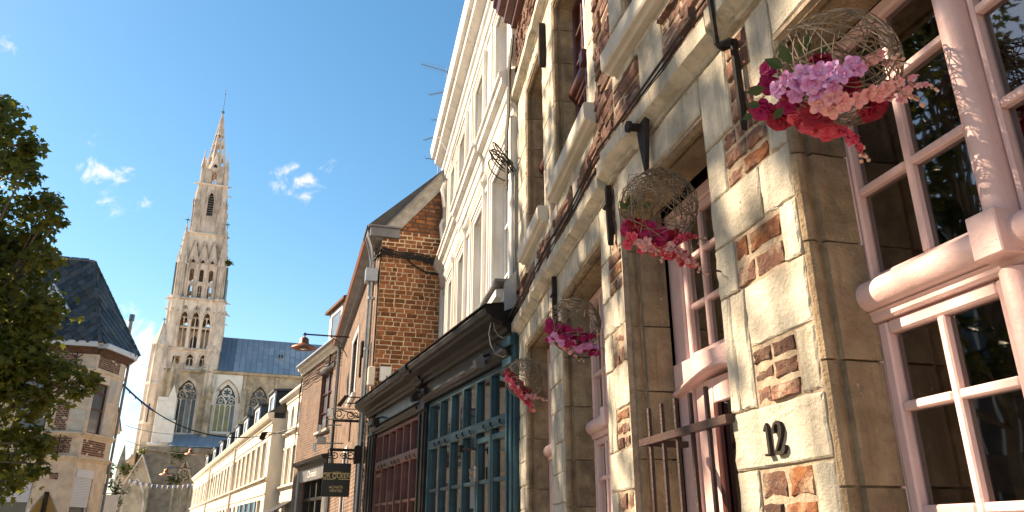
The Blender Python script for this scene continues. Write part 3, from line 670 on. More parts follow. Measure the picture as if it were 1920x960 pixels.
m = M(); m.prism([(1.655, 3.10), (1.685, 3.10), (1.685, 2.80), (1.67, 2.76), (1.655, 2.80)], .004, .03); m.tube([(1.64, .03, 2.98), (1.70, .03, 2.98)], .010, 6); anchor(FF, m)
m = M(); m.prism([(1.86, 5.16), (1.90, 5.16), (1.895, 4.82), (1.88, 4.78), (1.862, 4.82)], .004, .05); anchor(FF, m)
m = M(); m.tube([(-.54, .0, 2.37), (-.54, .03, 2.372), (-.56, .045, 2.372)], .003, 5); hp('nail', m, 'iron', FN)
# inside the near window
ls = thing('crochet_shade', 'crocheted cream lampshade behind the lower pink window pane at far right', 'lampshade', FN.M @ Matrix.Translation((-1.40, -.42, 1.5)))
m = M(); m.lathe([(.02, .40), (.06, .39), (.10, .33), (.13, .24), (.17, .12), (.20, 0), (.19, .0), (.11, .30), (.02, .37)], (-1.42, -.50, 1.52), 16); add('shade', m, 'crochet', ls, FN.M, smooth=True)
m = M(); m.lathe([(.08, 0), (.08, .02), (.02, .04), (.015, .5)], (-1.42, -.50, 1.10), 10); add('stem', m, 'rust_iron', ls, FN.M)
fr_ = M(); fr_.lathe([(.001, -.035), (.02, -.03), (.034, -.012), (.036, .008), (.022, .03), (.001, .034)], (-1.16, -.36, 1.70), 10); add('orange_fruit', fr_, 'ochre', None, FN.M, 'small orange fruit lying behind the lower pink pane', 'fruit', smooth=True)
m = M(); m.box(-1.75, -.96, -.60, -.30, 1.62, 1.66, .005); m.box(-1.70, -1.66, -.56, -.34, .27, 1.62); m.box(-1.02, -.98, -.56, -.34, .27, 1.62)
add('window_table', m, 'interior_grey', None, FN.M, 'dark narrow table standing inside the near pink window', 'table')
# ------------------------------------------------------------------ the tall white house
wh = thing('white_house', 'tall white painted house with moulded cornices, between the stone house and the brick gable', 'house', FW.M)
def wp(name, m, mt='white_render', parent=None, **k): return add(name, m, mt, parent or wh, FW.M, **k)
XL = 5.42
W1 = [(.22, 1.10, 3.45, 5.04), (1.62, 2.26, 3.2, 5.04), (2.97, 3.56, 3.2, 5.04), (4.05, 4.56, 3.2, 5.04)]
W2 = [(.30, .98, 5.85, 6.92), (1.72, 2.36, 5.85, 6.92), (3.10, 3.76, 5.85, 6.92), (4.12, 4.70, 5.85, 6.92)]
m = M(); m.wall(.0, XL, 0, 7.9, 0, W1 + W2, .17); m.quad((XL, 0, 0), (XL, -5, 0), (XL, -5, 7.9), (XL, 0, 7.9)); m.quad((0, 0, 5.5), (0, -5, 5.5), (0, -5, 7.9), (0, 0, 7.9)); wp('wall', m)
def moulding(prof, x0, x1, nm, mt='white_render'):
    m = M(); m.prism(prof, x0, x1, 'x'); return wp(nm, m, mt)
# cornice between the storeys, breaking forward at one point
def corn(x0, x1, e, z=5.28):
    P = [(-.01, z - .06), (.03 + e, z - .05), (.035 + e, z), (.06 + e, z + .015), (.06 + e, z + .14), (.075 + e, z + .15), (.10 + e, z + .21), (.145 + e, z + .24), (.15 + e, z + .30), (.175 + e, z + .315), (.175 + e, z + .345), (-.01, z + .42)]
    moulding(P, x0, x1, 'cornice')
corn(-.02, 1.35, .0); corn(1.355, 3.15, .03); corn(3.155, XL + .02, .0)
moulding([(-.01, 5.10), (.025, 5.10), (.03, 5.14), (.012, 5.17), (-.01, 5.17)], .30, XL, 'string_course')
# eaves: frieze bands, bed mouldings, gutter
z = 7.12
moulding([(-.01, z), (.02, z), (.03, z + .05), (.05, z + .06), (.05, z + .20), (.08, z + .23), (.10, z + .30), (.20, z + .36), (.21, z + .44), (.26, z + .46), (.29, z + .60), (.27, z + .66), (-.01, z + .66)], -.02, XL + .06, 'eaves_cornice')
m = M(); m.prism([(.25, z + .665), (.25, z + .70), (-3.2, z + 2.9), (-3.4, z + .665)], 0, XL, 'x'); wp('roof', m, 'slate')
for i, (a, b, c, e) in enumerate(W1 + W2):
    up = i >= 4
    # architrave in three steps round the opening
    for k, (t, pr) in enumerate(((.05, .022), (.09, .034), (.125, .050))):
        t0 = (0, .05, .09)[k]; m = M(); lo = c
        m.box(b + t0, b + t, -.01, pr, lo, e + t); m.box(a - t, a - t0, -.01, pr, lo, e + t); m.box(a - t0, b + t0, -.01, pr - .001, e + t0, e + t); wp('architrave', m)
    if not up: moulding([(-.01, e + .127), (.05, e + .127), (.075, e + .16), (.085, e + .20), (-.01, e + .21)], a - .13, b + .13, 'window_hood')
    f = M(); y = -.10; wd = .05; mid = (a + b) / 2
    f.box(a, a + wd, y - .05, y, c, e); f.box(b - wd, b, y - .05, y, c, e); f.box(a + wd, b - wd, y - .05, y - .001, e - wd, e); f.box(a + wd, b - wd, y - .05, y - .001, c, c + wd); f.box(mid - .03, mid + .03, y - .05, y + .008, c + wd, e - wd)
    for zz in (c + (e - c) * .66, c + (e - c) * .33):
        f.box(a + wd, mid - .03, y - .045, y - .004, zz - .012, zz + .012); f.box(mid + .03, b - wd, y - .045, y - .004, zz - .012, zz + .012)
    fo = wp('window', f, 'white_paint')
    for p, q in ((a + wd, mid - .03), (mid + .03, b - wd)): g = M(); g.box(p, q, y - .03, y - .025, c + wd, e - wd); wp('pane', g, 'grey_glass', fo)
# deep sill with moulded brackets under the first window
for P, a, b in (([(-.01, 3.40), (.10, 3.40), (.12, 3.46), (.17, 3.47), (.17, 3.53), (-.01, 3.56)], .06, 1.26), ([(-.01, 3.24), (.04, 3.24), (.06, 3.30), (.09, 3.36), (.09, 3.398), (-.01, 3.398)], .14, 1.18)): moulding(P, a, b, 'window_sill')
m = M(); m.box(-.06, 1.30, .02, .20, 3.562, 3.585); wp('sill_flashing', m, 'lead')
# painted quoin strip and little scroll stops on the cornices
m = M(); m.box(0.0, .13, -.01, .055, 3.3, 5.19, .006); m.box(.0, .13, -.01, .05, 5.72, 7.1, .006); wp('pilaster', m)
m = M(); m.box(XL - .14, XL, -.01, .05, 3.3, 5.19, .006); m.box(XL - .14, XL, -.01, .05, 5.72, 7.1, .006); wp('pilaster', m)
for zz, hh in ((6.55, .45), (5.85, .5)):
    m = M(); m.tube([(XL - .25, .06, zz + hh), (XL - .2, .09, zz + hh - .1), (XL - .25, .05, zz)], .03, 6); wp('scroll', m)
pd = M(); pd.tube([(XL + .05, .10, 7.15), (XL + .05, .06, 6.9), (XL + .05, .06, 5.7)], .045, 8); wp('downpipe', pd, 'white_paint', smooth=True)
m = M(); m.tube([(XL - .7, .24, 7.62), (XL - 1.5, .11, 6.75), (XL - 2.6, .09, 6.82)], .006, 5); wp('loose_wire', m, 'cable_grey')
# ------------------------------------------------------------------ aerials above the white house
def aerial(lab, u, v, y, mh, boom, n, az, tilt=0, L=.5):
    s, zt = FW.hit(u, v, y); p = FW.w(s, y, zt)
    t = thing('tv_aerial', lab, 'aerial', Matrix.Translation(p - Vector((0, 0, mh))), 'tv aerials on the white house roof')
    m = M(); m.tube([(p.x, p.y, p.z - mh), (p.x, p.y, p.z + .08)], .014, 6); add('mast', m, 'zinc', t)
    d = Vector((sin(R(az)), cos(R(az)), tilt)).normalized(); e = Vector((cos(R(az)), -sin(R(az)), 0)); m = M(); m.tube([p - d * boom * .25, p + d * boom], .009, 5); add('boom', m, 'cable_grey', t)
    m = M()
    for i in range(n):
        q = p + d * boom * (i / max(1, n - 1)); k = L * (1 - .45 * i / max(1, n)) / 2; m.tube([q - e * k, q + e * k], .004, 4)
    add('rods', m, 'cable_grey', t)
aerial('large aerial on the tallest mast above the white eaves', 838, 134, -.5, 1.5, .75, 9, -82, .42, .5)
aerial('small comb aerial on the tall mast under the large one', 836, 172, -.5, 1.1, .45, 10, -80, -.10, .22)
aerial('thin curved aerial between the comb aerial and the pale one', 829, 224, -.5, .8, .30, 4, -75, .10, .3)
aerial('pale aerial pointing down to the left at the eaves corner', 824, 254, -.3, .6, .40, 10, -85, -.30, .16)
aerial('lowest dark aerial at the end of the white eaves', 822, 300, -.2, .5, .30, 3, -80, .25, .35)
# ------------------------------------------------------------------ the shop front
sh = thing('shop_front', 'black wooden shop front with a teal glazed bay and a maroon glazed bay', 'shop front', FS.M)
def sp(name, m, mt, parent=None, **k): return add(name, m, mt, parent or sh, FS.M, **k)
SE = 5.05
m = M(); m.wall(-.12, SE, 0, 3.2, -.06, [(.02, 2.27, .25, 2.93), (2.56, 4.72, .25, 2.87)], .14); m.quad((SE, -.06, 0), (SE, -1.2, 0), (SE, -1.2, 3.2), (SE, -.06, 3.2)); sp('carcass', m, 'black_paint')
m = M(); m.prism([(-.12, -.12), (SE, -.12), (SE, -1.6), (-.12, -.4)], 3.18, 3.24, 'z'); sp('flat_roof', m, 'black_paint')
m = M(); m.prism([(-.05, -.62), (SE, -.72), (SE, -.66), (-.05, -.56)], .1, 3.2, 'z'); sp('back_wall', m, 'curtain')
def prof(P, a, b, nm, mt): m = M(); m.prism(P, a, b, 'x'); return sp(nm, m, mt)
CP = [(-.1, 3.14), (.02, 3.14), (.03, 3.17), (.06, 3.18), (.07, 3.215), (.16, 3.235), (.17, 3.26), (.20, 3.268), (.215, 3.31), (.20, 3.335), (-.1, 3.40)]
prof(CP, -.12, 2.28, 'cornice', 'black_paint'); prof([(y + .025, z + .006) for y, z in CP], 2.28, 2.56, 'cornice', 'black_paint'); prof(CP, 2.56, SE + .05, 'cornice', 'black_paint')
prof([(-.1, 3.402), (.22, 3.338), (.225, 3.345), (-.1, 3.41)], -.12, SE + .05, 'cornice_flashing', 'black_paint')
for a, b in ((-.10, 2.27), (2.58, 4.72)): prof([(-.058, 2.995), (-.02, 2.995), (-.02, 3.139), (-.058, 3.139)], a, b, 'fascia', 'grey_black_paint')
for a, b, zt in ((-.10, 2.29, 2.995), (2.55, 4.75, 2.93)):
    prof([(-.058, zt - .06), (-.005, zt - .06), (.0, zt - .04), (.02, zt - .03), (.025, zt - .012), (.03, zt), (-.058, zt + .003)], a, b, 'architrave', 'black_paint')
for a, b in ((2.275, 2.555), (-.16, .015), (4.725, SE)):
    m = M(); m.box(a, b, -.10, -.02, .05, 3.13, .006); w3 = (b - a) / 4
    m.box(a + w3 * .6, a + w3 * 1.3, -.03, -.004, .4, 2.85, .005); m.box(b - w3 * 1.3, b - w3 * .6, -.03, -.004, .4, 2.85, .005); m.box(a - .012, b + .012, -.04, .012, 2.87, 2.93, .006); m.box(a - .01, b + .01, -.04, .02, 3.02, 3.10, .008)
    sp('pilaster', m, 'teal_paint' if a < 0 else 'black_paint')
def bay(a, b, ztop, zr1, zr0, zm, zmid2, n, mt, dr):
    """b is the far end; a transom row above, casements below with one glazing bar"""
    f = M(); y = -.075; t = .045; z0 = .28
    f.box(a, a + t, y - .05, y + .03, z0, ztop, .005); f.box(b - t, b, y - .05, y + .03, z0, ztop, .005); f.box(a + t, b - t, y - .05, y + .028, ztop - t, ztop, .005)
    f.box(a + t, b - t, y - .05, y + .034, zr0, zr1, .006); f.box(a + t, b - t, y - .05, y + .03, z0, z0 + .45, .006)
    fo = sp('bay_frame', f, mt); xs = [a + t + (b - a - 2 * t) * i / n for i in range(n + 1)]
    for i in range(1, n):
        m = M(); m.box(xs[i] - .018, xs[i] + .018, y - .05, y + .026, zr1, ztop - t, .005); m.box(xs[i] - .019, xs[i] + .019, y - .05, y + .026, z0 + .45, zr0, .005); sp('mullion', m, mt, fo)
    d0, d1 = dr
    for i in range(n):
        p, q = xs[i] + (.018 if i else 0), xs[i + 1] - (.018 if i < n - 1 else 0)
        isd = d0 <= i <= d1
        g = M(); g.box(p, q, y - .02, y - .015, zr1, ztop - t); sp('pane', g, 'shop_glass', fo)
        m = M()
        for zz in (zm, zmid2):
            m.box(p, q, y - .04, y + .014, zz - .016, zz + .016, .004)
        if isd:
            m.box(p, p + .035, y - .04, y + .020, z0 + .45, zr0 - .06, .004); m.box(q - .035, q, y - .04, y + .020, z0 + .45, zr0 - .06, .004); m.box(p, q, y - .04, y + .022, zr0 - .09, zr0 - .045, .004)
        sp('glazing_bar', m, mt, fo)
        ze = [z0 + .45, zmid2, zm, zr0]
        for u, v in zip(ze, ze[1:]): g = M(); g.box(p, q, y - .02, y - .015, u, v); sp('pane', g, 'shop_glass', fo)
        for k in (.2, .8):
            if i % 2 == 0 or k < .5:
                h = M(); x = p + (q - p) * k; h.tube([(x, y + .034, zr0 + .005), (x, y + .05, zr0 + .02), (x, y + .05, zr0 + .045), (x + .03, y + .05, zr0 + .05), (x + .03, y + .045, zr0 + .02)], .0055, 5); sp('hook', h, 'iron', fo)
    for u, v in ((z0 + .45, zr0), (zr1, ztop - t)):
        c = M(); k = int((b - a) / .035); c.add([(a + t + (b - a - 2 * t) * i / k, y - .062 - .012 * sin(i * 1.9) - .006 * sin(i * .7), z) for i in range(k + 1) for z in (u, v)], [(2 * i, 2 * i + 2, 2 * i + 3, 2 * i + 1) for i in range(k)]); sp('net_curtain', c, 'curtain', fo)
    return fo
teal = bay(.03, 2.26, 2.925, 2.52, 2.43, 2.02, 1.6, 6, 'teal_paint', (0, 1))
mar = bay(2.57, 4.71, 2.865, 2.50, 2.395, 1.965, 1.55, 6, 'maroon_paint', (5, 5))
h = M(); h.box(.70, .735, -.05, -.02, 2.03, 2.15, .004); h.tube([(.717, -.02, 2.12), (.717, .02, 2.12), (.717, .02, 2.05), (.717, -.02, 2.05)], .008, 6); sp('door_handle', h, 'zinc', teal)
h = M(); h.tube([(.76, -.04, 2.30), (.82, .03, 2.30), (.90, .05, 2.31)], .01, 6); h.box(.86, .92, .03, .07, 2.28, 2.34); sp('door_closer', h, 'iron', teal)
for x, a in ((1.88, 1.62), (1.48, 1.25)):
    m = M(); m.box(a, x, -.115, -.11, 1.62, 1.96); add('paper_notice', m, 'white_paint', None, FS.M, 'white paper notice taped inside the teal bay, %s' % ('the farther from the door' if x > 1.7 else 'the nearer to the door'), 'notice', 'paper notices in the teal bay')
for u, v, lab in ((.40, 3.02, 'small folded grey spotlight under the cornice end by the stone house'), (2.44, 3.05, 'small black spotlight under the cornice between the teal and maroon bays'), (4.3, 3.02, 'small black spotlight under the cornice above the maroon bay')):
    t = thing('spotlight', lab, 'spotlight', FS.M @ Matrix.Translation((u, .02, v)), 'spotlights on the shop front')
    m = M(); m.prism([(.02, v - .07), (.10, v - .09), (.115, v - .02), (.05, v + .035)], u - .035, u + .04, 'x'); add('lamp_head', m, 'lead' if u < 1 else 'iron', t, FS.M)
    m = M(); m.tube([(u, -.02, v + .04), (u, .08, v)], .012, 6); add('arm', m, 'iron', t, FS.M)
# ------------------------------------------------------------------ brick house with the gable
bh = thing('gable_house', 'orange brick house with a bare gable end facing the camera and a grey coping', 'house', FB.M)
LB = 7.75
g = M(); gz = lambda x: 7.03 - x * 1.18
g.prism([(-.3, 0), (-.3, 7.35), (.03, 7.02), (.74, 6.16), (1.0, 6.0), (1.0, 0)], -.4, -.022, 'y')
FG0 = FG.M
add('gable_wall', g, 'gable_mortar', bh, FG0)
random.seed(41); rows = []
z = 3.32
while z < 6.95:
    h = random.uniform(.052, .064); xr = 1.0 if z < 5.98 else min(.80, max(.0, (7.03 - z) / 1.2)); x = -.02 - random.choice((0, .05, .1)); out = []
    while x < xr - .02:
        L = random.choice((.085, .10, .11, .15, .17, .185)); a, b = max(x, -.02), min(x + L, xr)
        if xr - b < .04: b = xr
        if b - a > .025: out.append((a, b))
        x = b if b > x else x + L
    rows.append((z, h, out)); z += h + .014
nb_ = 0; rest = M()
for z, h, out in rows:
    for a, b in out:
        pr = random.uniform(-.012, .002); dz = random.uniform(-.005, .005)
        if nb_ < 298: nb_ += 1; brick(bh, FG, 'gable_brick', a + .008, b - .008, -.03, pr, z + dz, z + h + dz)
        else: brick_into(rest, a + .009, b - .009, -.03, pr - .004, z + dz + .002, z + h + dz - .003)
add('brick', rest, 'gable_brick', bh, FG0, kind='stuff')
m = M(); m.prism([(.74, 6.155), (.98, 6.155), (.03, 7.32), (-.3, 7.72), (-.3, 7.37), (.03, 7.02)], -.10, .05, 'y'); add('gable_coping', m, 'concrete_coping', bh, FG0)
m = M(); m.prism([(.985, 6.14), (1.0, 6.16), (.04, 7.345), (.02, 7.33)], -.12, .07, 'y'); add('coping_flashing', m, 'lead', bh, FG0)
m = M(); m.box(.73, 1.20, -.35, .06, 6.01, 6.16, .006); m.box(.72, 1.23, -.37, .09, 6.162, 6.185); add('eaves_box', m, 'lead', bh, FG0, label='boxed lead eaves return at the gable corner')
m = M(); m.wall(.0, LB, 0, 6.0, 0, [(2.9, 4.1, 4.05, 5.25), (3.6, 4.4, 1.6, 3.1)], .12); add('street_wall', m, 'brick_wall_plain', bh, FB.M)
m = M(); m.prism([(-.05, 5.98), (.08, 5.98), (.10, 6.03), (.20, 6.05), (.22, 6.12), (-.05, 6.15)], .02, LB, 'x'); add('eaves_cornice', m, 'lead', bh, FB.M)
m = M(); m.tube([(.4, .20, 6.10), (LB, .20, 6.10)], .05, 6); add('gutter', m, 'gutter_red', bh, FB.M)
m = M(); m.prism([(.24, 6.16), (.24, 6.19), (-1.2, 7.6), (-1.3, 6.16)], .02, LB, 'x'); add('roof', m, 'slate', bh, FB.M)
f = M()
for a, b, c, e in ((2.9, 4.1, 4.05, 5.25), (3.6, 4.4, 1.6, 3.1)):
    f = M(); f.box(a - .06, a, -.05, .02, c, e); f.box(b, b + .06, -.05, .02, c, e); f.box(a - .06, b + .06, -.05, .025, e, e + .08); f.box(a - .1, b + .1, -.05, .06, c - .06, c); f.box((a + b) / 2 - .03, (a + b) / 2 + .03, -.08, -.02, c, e)
    fo = add('window', f, 'white_paint', bh, FB.M); g = M(); g.box(a, b, -.07, -.06, c, e); add('pane', g, 'grey_glass', fo, FB.M)
m = M(); m.box(1.6, 1.75, 0, .06, 4.45, 4.72, .01); m.tube([(1.66, .05, 4.7), (1.7, .04, 4.1)], .02, 5); add('wall_anchor', m, 'iron', bh, FB.M)
# boxes, pipes and cables on the corner
def pipe(name, parent, fr, pts, r, mt='zinc', **k): m = M(); m.tube(pts, r, 8); return add(name, m, mt, parent, fr.M, smooth=True, **k)
pp = pipe('downpipe', bh, FB, [(.02, .22, 6.0), (.05, .16, 5.85), (.10, .10, 5.6), (.10, .09, .3)], .045)
m = M(); [m.lathe([(.058, 0), (.058, .04)], (.10, .09, z), 10) for z in (5.0, 4.2, 3.4, 2.6)]; m.box(.02, .2, .01, .20, 5.28, 5.50, .006); add('collar', m, 'zinc', pp, FB.M)
m = M(); m.box(.04, .18, .02, .17, 2.55, 2.80, .01); add('sleeve', m, 'iron', pp, FB.M)
pipe('conduit', bh, FB, [(.42, .04, 6.0), (.42, .04, .3)], .02, 'lead'); pipe('conduit', bh, FB, [(.02, .05, 4.3), (.02, .05, 1.5)], .014, 'cable_grey')
mb = thing('meter_box', 'white plastic meter box on the orange brick gable', 'meter box', FG.M @ Matrix.Translation((.83, 0, 3.7)))
m = M(); m.box(.745, .915, .0, .075, 3.72, 3.94, .008); add('case', m, 'white_paint', mb, FG.M); m = M(); m.box(.755, .905, .02, .06, 3.62, 3.70, .006); m.box(.80, .82, .072, .08, 3.77, 3.80); add('socket', m, 'interior_grey', mb, FG.M)
m = M(); m.box(.99, 1.09, .03, .13, 3.64, 3.92, .012); add('junction_box', m, 'cream_render', None, FG.M, 'slim cream junction box beside the zinc downpipe at the brick corner', 'junction box')
cb = thing('cable_bundle', 'thick bundle of black cables slung across the orange brick gable', 'cable', FG.M @ Matrix.Translation((.5, .05, 5.7)))
random.seed(3)
for i in range(7):
    zz = 5.72 + random.uniform(-.03, .05); m = M(); m.tube([(1.12 - .02 * i, .02 + .01 * i, zz - .10), (1.0, .04, zz + .03 + .01 * i), (.75, .05, zz + random.uniform(-.02, .03)), (.4, .05, zz + random.uniform(-.05, .02)), (.05, .06, zz - .05 - random.uniform(0, .08)), (-.03, .10, zz - .12)], random.uniform(.008, .016), 5); add('cable', m, 'cable_black', cb, FG.M)
m = M(); m.tube([(.62, .04, 5.70), (.5, .05, 5.58), (.3, .05, 5.48), (.08, .06, 5.46), (-.01, .08, 5.55)], .017, 6); add('cable', m, 'cable_black', cb, FG.M)
# ------------------------------------------------------------------ low brick house further down, with its shop
lh = thing('brick_house', 'dim brown brick house with a dark window, a dormer and a grey shop fascia', 'house', FA.M)
def lp(name, m, mt, parent=None, **k): return add(name, m, mt, parent or lh, FA.M, **k)
LA = 4.15
m = M(); m.wall(-.1, LA, 0, 6.2, 0, [(.72, 1.86, 4.12, 5.66), (.45, 2.9, .4, 2.95)], .16); m.quad((LA, 0, 0), (LA, -5, 0), (LA, -5, 6.2), (LA, 0, 6.2)); lp('wall', m, 'brick_wall')
m = M(); m.prism([(-.02, 6.05), (.06, 6.05), (.08, 6.13), (.16, 6.16), (.18, 6.28), (-.02, 6.3)], -.15, LA + .05, 'x'); lp('eaves_board', m, 'cream_render')
m = M(); m.prism([(.2, 6.30), (.2, 6.33), (-2.4, 8.4), (-2.5, 6.3)], -.1, LA, 'x'); lp('roof', m, 'tile')
pipe('gutter', lh, FA, [(-.12, .2, 6.27), (LA, .2, 6.27)], .045)
pipe('downpipe', lh, FA, [(-.03, .2, 6.3), (-.03, .14, 6.12), (-.03, .09, 5.9), (-.03, .08, .3)], .045)
m = M(); m.lathe([(.05, -.16), (.11, .02), (.11, .05)], (-.03, .17, 6.24), 8); m.lathe([(.05, .05), (.05, .18)], (-.03, .17, 6.24), 8); lp('rainwater_head', m, 'zinc')
f = M(); a, b, c, e = .72, 1.86, 4.12, 5.66
f.box(a, a + .06, -.12, -.05, c, e); f.box(b - .06, b, -.12, -.05, c, e); f.box(a + .06, b - .06, -.12, -.051, e - .06, e); f.box(a + .06, b - .06, -.12, -.051, c, c + .06); f.box((a + b) / 2 - .03, (a + b) / 2 + .03, -.12, -.05, c + .06, e - .06)
for zz in (4.6, 5.1): f.box(a + .06, (a + b) / 2 - .03, -.11, -.055, zz - .015, zz + .015); f.box((a + b) / 2 + .03, b - .06, -.11, -.055, zz - .015, zz + .015)
fo = lp('window', f, 'dark_red_paint'); g = M(); g.box(a, b, -.10, -.095, c, e); lp('pane', g, 'grey_glass', fo)
m = M(); m.box(a - .14, b + .14, -.03, .04, e + .002, e + .14, .01); lp('window_lintel', m, 'lead')
m = M(); m.box(.65, 1.95, -.05, .08, c - .08, c - .002, .01); lp('window_sill', m, 'concrete_coping')
m = M(); m.box(1.12, 1.55, .0, .03, 5.9, 6.02, .01); m.tube([(1.0, .05, 6.05), (1.0, .05, 5.75)], .03, 6); lp('wall_anchor', m, 'iron')
# dormer
d = M(); d.box(1.45, 3.1, -1.6, -.38, 6.7, 7.75); dm = lp('dormer', d, 'white_render'); d = M(); d.prism([(-.25, 7.72), (-.25, 7.80), (-2.2, 8.5), (-2.2, 7.72)], 1.3, 3.25, 'x'); lp('dormer_roof', d, 'tile', dm)
g = M(); g.box(1.8, 2.75, -.385, -.37, 6.9, 7.55); lp('dormer_window', g, 'grey_glass', dm); g = M(); g.box(1.7, 1.8, -.39, -.35, 6.8, 7.65); g.box(2.75, 2.85, -.39, -.35, 6.8, 7.65); g.box(1.8, 2.75, -.39, -.35, 7.55, 7.65); lp('dormer_frame', g, 'white_paint', dm)
# shop front of the low house
m = M(); m.prism([(0, 3.24), (.1, 3.24), (.12, 3.30), (.24, 3.34), (.27, 3.42), (0, 3.46)], .15, 3.25, 'x'); lp('shop_cornice', m, 'black_paint')
m = M(); m.box(.42, 3.05, .0, .09, 2.90, 3.235, .006); fa = lp('shop_fascia', m, 'fascia_grey')
tm = textmesh("Christie's", .245, .004); o = add('lettering', tm, 'letter_white', fa, FA.M @ Matrix.Translation((1.60, .096, 2.985)) @ Matrix.Rotation(pi, 4, 'Z') @ Matrix.Rotation(pi / 2, 4, 'X'))
f = M()
for x in (.45, .95, 1.55, 2.2, 2.85): f.box(x - .035, x + .035, -.14, -.04, .4, 2.95)
f.box(.45, 2.9, -.14, -.045, 2.42, 2.50)
fo = lp('shop_window', f, 'black_paint')
for p, q in ((.485, .915), (.985, 1.515), (1.585, 2.165), (2.235, 2.815)):
    for u, v in ((.4, 2.42), (2.5, 2.95)): g = M(); g.box(p, q, -.11, -.105, u, v); lp('pane', g, 'shop_glass', fo)
g = M(); g.box(.4, 3.0, -1.8, -1.7, .2, 3.1); lp('shop_back', g, 'curtain')
m = M(); m.box(3.0, 3.25, -.02, .10, .1, 3.23, .01); m.box(.12, .42, -.02, .10, .1, 3.23, .01); lp('shop_pilaster', m, 'fascia_grey')
# facade cables along the eaves
random.seed(9)
cz = thing('facade_cables', 'tangle of thin dark cables under the eaves of the brown brick house', 'cable', FA.M @ Matrix.Translation((2, .05, 5.9)))
for i in range(5):
    z0 = 5.98 - i * .07; m = M(); m.tube([(x, .03 + .01 * i, z0 - .05 * (x % 1.3) + random.uniform(-.02, .02)) for x in [-.1 + k * .42 for k in range(11)]] + [(LA - .02, .06, 5.3 - .2 * i), (LA - .02, .06, 4.2 - .3 * i)], .012, 4); add('cable', m, 'cable_black', cz, FA.M)
# ---- street lamp on its bracket
Ls = 5.55; lz = 5.75
lamp = thing('street_lamp', 'copper bell street lamp on a long blue and rust bracket', 'street lamp', FB.M @ Matrix.Translation((Ls, 0, lz)))
def bp(name, m, mt, parent, **k): return add(name, m, mt, parent, FB.M, **k)
m = M(); m.tube([(Ls, 0, lz), (Ls, .62, lz)], .018, 6); bp('arm', m, 'rust_iron', lamp); m = M(); m.tube([(Ls, .62, lz), (Ls, .96, lz)], .019, 6); m.lathe([(.001, -.04), (.032, -.026), (.04, 0), (.032, .026), (.001, .04)], (Ls, .97, lz), 8); bp('arm_end', m, 'cable_blue', lamp)
m = M(); m.tube([(Ls, .02, lz - .45), (Ls, .18, lz - .16), (Ls, .40, lz - .02)], .010, 5); bp('brace', m, 'rust_iron', lamp)
m = M(); m.lathe([(k * .60, z * .60) for k, z in [(.02, -.03), (.03, -.10), (.12, -.14), (.165, -.20), (.17, -.32), (.20, -.37), (.29, -.42), (.43, -.49), (.45, -.53), (.41, -.535), (.2, -.47), (.05, -.4)]], (Ls, .97, lz), 18); bp('shade', m, 'copper', lamp, smooth=True)
m = M(); m.lathe([(.09, -.30), (.09, -.33), (.06, -.345)], (Ls, .97, lz), 10); bp('diffuser', m, 'grey_glass', lamp)
# ---- hanging sign and brackets, on the far corner of the black shop front
def gp(u, v, y=0): x, z = FG.hit(u, v, y); return x, z
def hx(name, m, mt, parent, **k): return add(name, m, mt, parent, FG.M, **k)
gy = -.25
xa, za = gp(607, 868, gy); xb, zb = gp(654, 932, gy)
sg = thing('hanging_sign', 'black square sign with gold lettering hanging from a scrolled iron bracket', 'sign', FG.M @ Matrix.Translation(((xa + xb) / 2, gy, zb)))
m = M(); m.box(xb, xa, gy - .02, gy + .02, zb, za, .004); bd = hx('board', m, 'plain_black', sg); Ws = xa - xb; Hs = za - zb
RT = Matrix.Rotation(pi, 4, 'Z') @ Matrix.Rotation(pi / 2, 4, 'X')
def put(txt, size, cz_, mt, sx=1.0):
    hx_ = textmesh(txt, size, .003); add('lettering', hx_, mt, bd, FG.M @ Matrix.Translation(((xa + xb) / 2, gy + .024, zb + Hs * cz_)) @ RT @ Matrix.Diagonal((sx, 1, 1, 1)))
put('OR QUEEN', Ws * .225, .555, 'gold', .92); put('ACHATS', Ws * .13, .245, 'gold'); put('VENTES', Ws * .13, .14, 'gold')
m = M(); xc = (xa + xb) / 2
for k in (-2, -1, 0, 1, 2): m.prism([(xc + k * .022 - .008, zb + Hs * .70), (xc + k * .022 + .008, zb + Hs * .70), (xc + k * .034, zb + Hs * (.77 - .012 * abs(k)))], gy + .021, gy + .027)
m.box(xc - .055, xc + .055, gy + .021, gy + .027, zb + Hs * .685, zb + Hs * .70)
for a, b, zz in ((xb + .01, xc - .07, .70), (xc + .07, xa - .01, .70), (xb + .01, xc - .03, .52), (xc + .03, xa - .01, .52)): m.box(a, b, gy + .021, gy + .026, zb + Hs * zz - .004, zb + Hs * zz + .004)
hx('crown_emblem', m, 'gold', bd)
x0, z0 = gp(618, 843, gy); x1, z1 = gp(690, 845, gy)
m = M(); m.box(x1 - .1, x0, gy - .015, gy + .015, z0 - .02, z0 + .02); [m.tube([(x, gy, z0), (x, gy, za)], .007, 5) for x in (xa - .05, xb + .05)]
for cx_, r0 in ((xa - .08, .05), (xc + .05, .06), (xc - .08, .05), (xb + .02, .07), (xb - .12, .07)):
    m.tube([(cx_ + r0 * (1 - t / 22) * cos(t * .5), gy, z0 - .09 + r0 * (1 - t / 22) * sin(t * .5)) for t in range(18)], .007, 4)
m.tube([(x1, gy, z0 - .35), (xb - .1, gy, z0 - .13), (xa - .3, gy, z0 - .11)], .010, 5)
hx('bracket', m, 'iron', sg)
x0, z0 = gp(624, 788, gy); x1, z1 = gp(692, 790, gy)
b2 = thing('scroll_bracket', 'empty scrolled iron sign bracket above the black square sign', 'bracket', FG.M @ Matrix.Translation((x1, gy, z1)))
